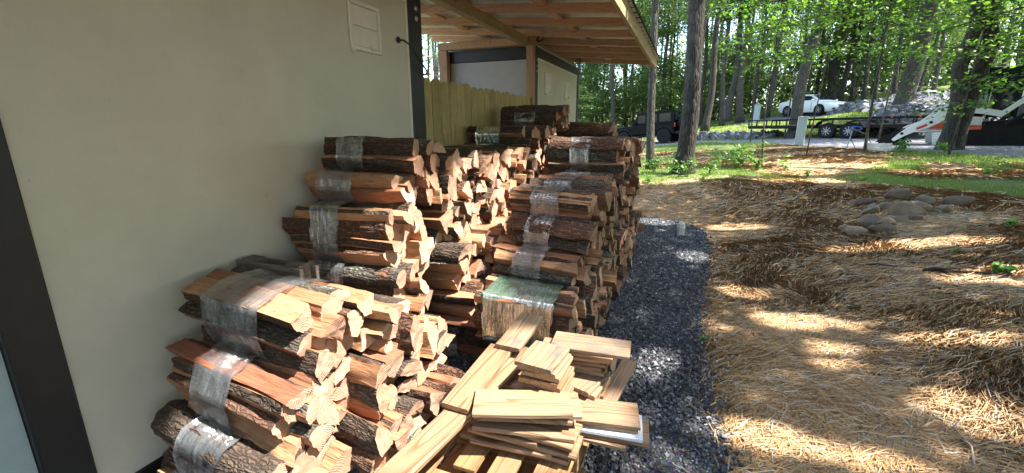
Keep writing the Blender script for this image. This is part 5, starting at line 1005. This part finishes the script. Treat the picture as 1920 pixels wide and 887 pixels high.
# weeds and seedlings
def weed(x, y, h, label, n, size, seed, mat='weed'):
    e = empty('weed', (x, y, float(gtop(x, y))-.01)); tag(e, label, 'plant', 'weeds and seedlings on the bank'); rs = np.random.RandomState(seed); mb = MB(); C = []
    for k in range(max(2, n//14)):
        a = rs.uniform(0,6.28); rr = rs.uniform(.1,.8)*h; tip = Vector((math.cos(a)*rr, math.sin(a)*rr, h*rs.uniform(.6,1.05))); mb.tube([(0,0,0), tip*.5+Vector((0,0,.05*h)), tip], [.006,.004,.002], 5)
        for _ in range(14): t = rs.uniform(.35,1.05); q = tip*t; C.append((q.x+rs.normal()*.12*h, q.y+rs.normal()*.12*h, q.z+rs.normal()*.06*h))
    mb.build('stem', M['weed'], e); V, F = cards(np.array(C), size, rs, up=1, asp=.55, fold=True); link('leaves', npmesh('leaves', V, F, M[mat]), e)
WD = [(-.75,10.9,.42,'tall pale weed clump at the foot of the slim pale tree',110,.07),(-.35,10.3,.45,'bright weed clump between the slim tree and the stout one',120,.07),(.0,10.15,.40,'weed clump at the front foot of the stout tree',90,.065),(.42,10.4,.40,'weed clump right beside the stout tree',90,.07),(.30,9.75,.25,'small sprigs on the lip before the stout tree',50,.06),
 (1.05,11.7,.62,'large ferny green bush right of the stout tree',240,.085),(1.45,11.2,.38,'low light-green plant in front of the ferny bush',90,.085),(.75,12.4,.5,'feathery pale shoots behind the ferny bush',100,.07),(1.95,10.7,.35,'upright leafy sprig right of the ferny bush',60,.08),(2.15,9.95,.18,'few small leaves at the crest of the bank',30,.06),
 (-1.05,9.9,.35,'pale grassy weed clump near the dark pile end',100,.055),(-.75,9.4,.22,'low pale weeds on the lip left of the stout tree',60,.055),(2.9,9.6,.14,'small dark leafed seedling on the crest right of centre',30,.07),(3.25,6.2,.09,'broad low leaves pressed to the straw right of the heap',22,.09),(3.45,5.55,.14,'bright seedling on the sunny straw at the right',26,.06),
 (2.42,4.55,.10,'green two-leaf seedling beside the black root chunk',14,.07),(2.98,4.0,.20,'seedling with large light leaves cut by the right edge',34,.10),(2.38,5.15,.06,'tiny green leaf pair on the brown soil patch',8,.06),(5.3,10.9,.22,'leafy sprigs in the sunny grass at the far right',60,.07),(6.3,10.6,.26,'low leafy clump at the right edge of the sunny grass',70,.08),
 (.25,5.6,.05,'tiny grass tuft on the path edge beside the white pipe',30,.04),(.22,3.1,.05,'small green tuft on the path edge in the middle',30,.04),(.30,2.55,.05,'lowest small green tuft on the path edge',30,.04),(5.6,15.9,.4,'leafy clump in front of the bucket left of the twin-stemmed tree',110,.09),(6.6,15.9,.35,'leafy clump at the foot of the twin-stemmed tree',100,.08)]
for i, (x, y, h, lab, n, s_) in enumerate(WD): weed(x, y, h, lab, n, s_, i+500)
mb = MB(); r = random.Random(5)   # one fallen leaf on the heap
lf = [(0,-.06,0),(.045,0,.012),(0,.07,.0),(-.045,0,.012)]; mb.add(lf, [(0,1,2,3)]); o = mb.build('fallen_leaf', M['weed'], None, (2.93, 6.9, float(gtop(2.93,6.9))+.06), (.3,.2,.5)); tag(o, 'pale green fallen leaf lying against the right flank of the rock heap', 'leaf')
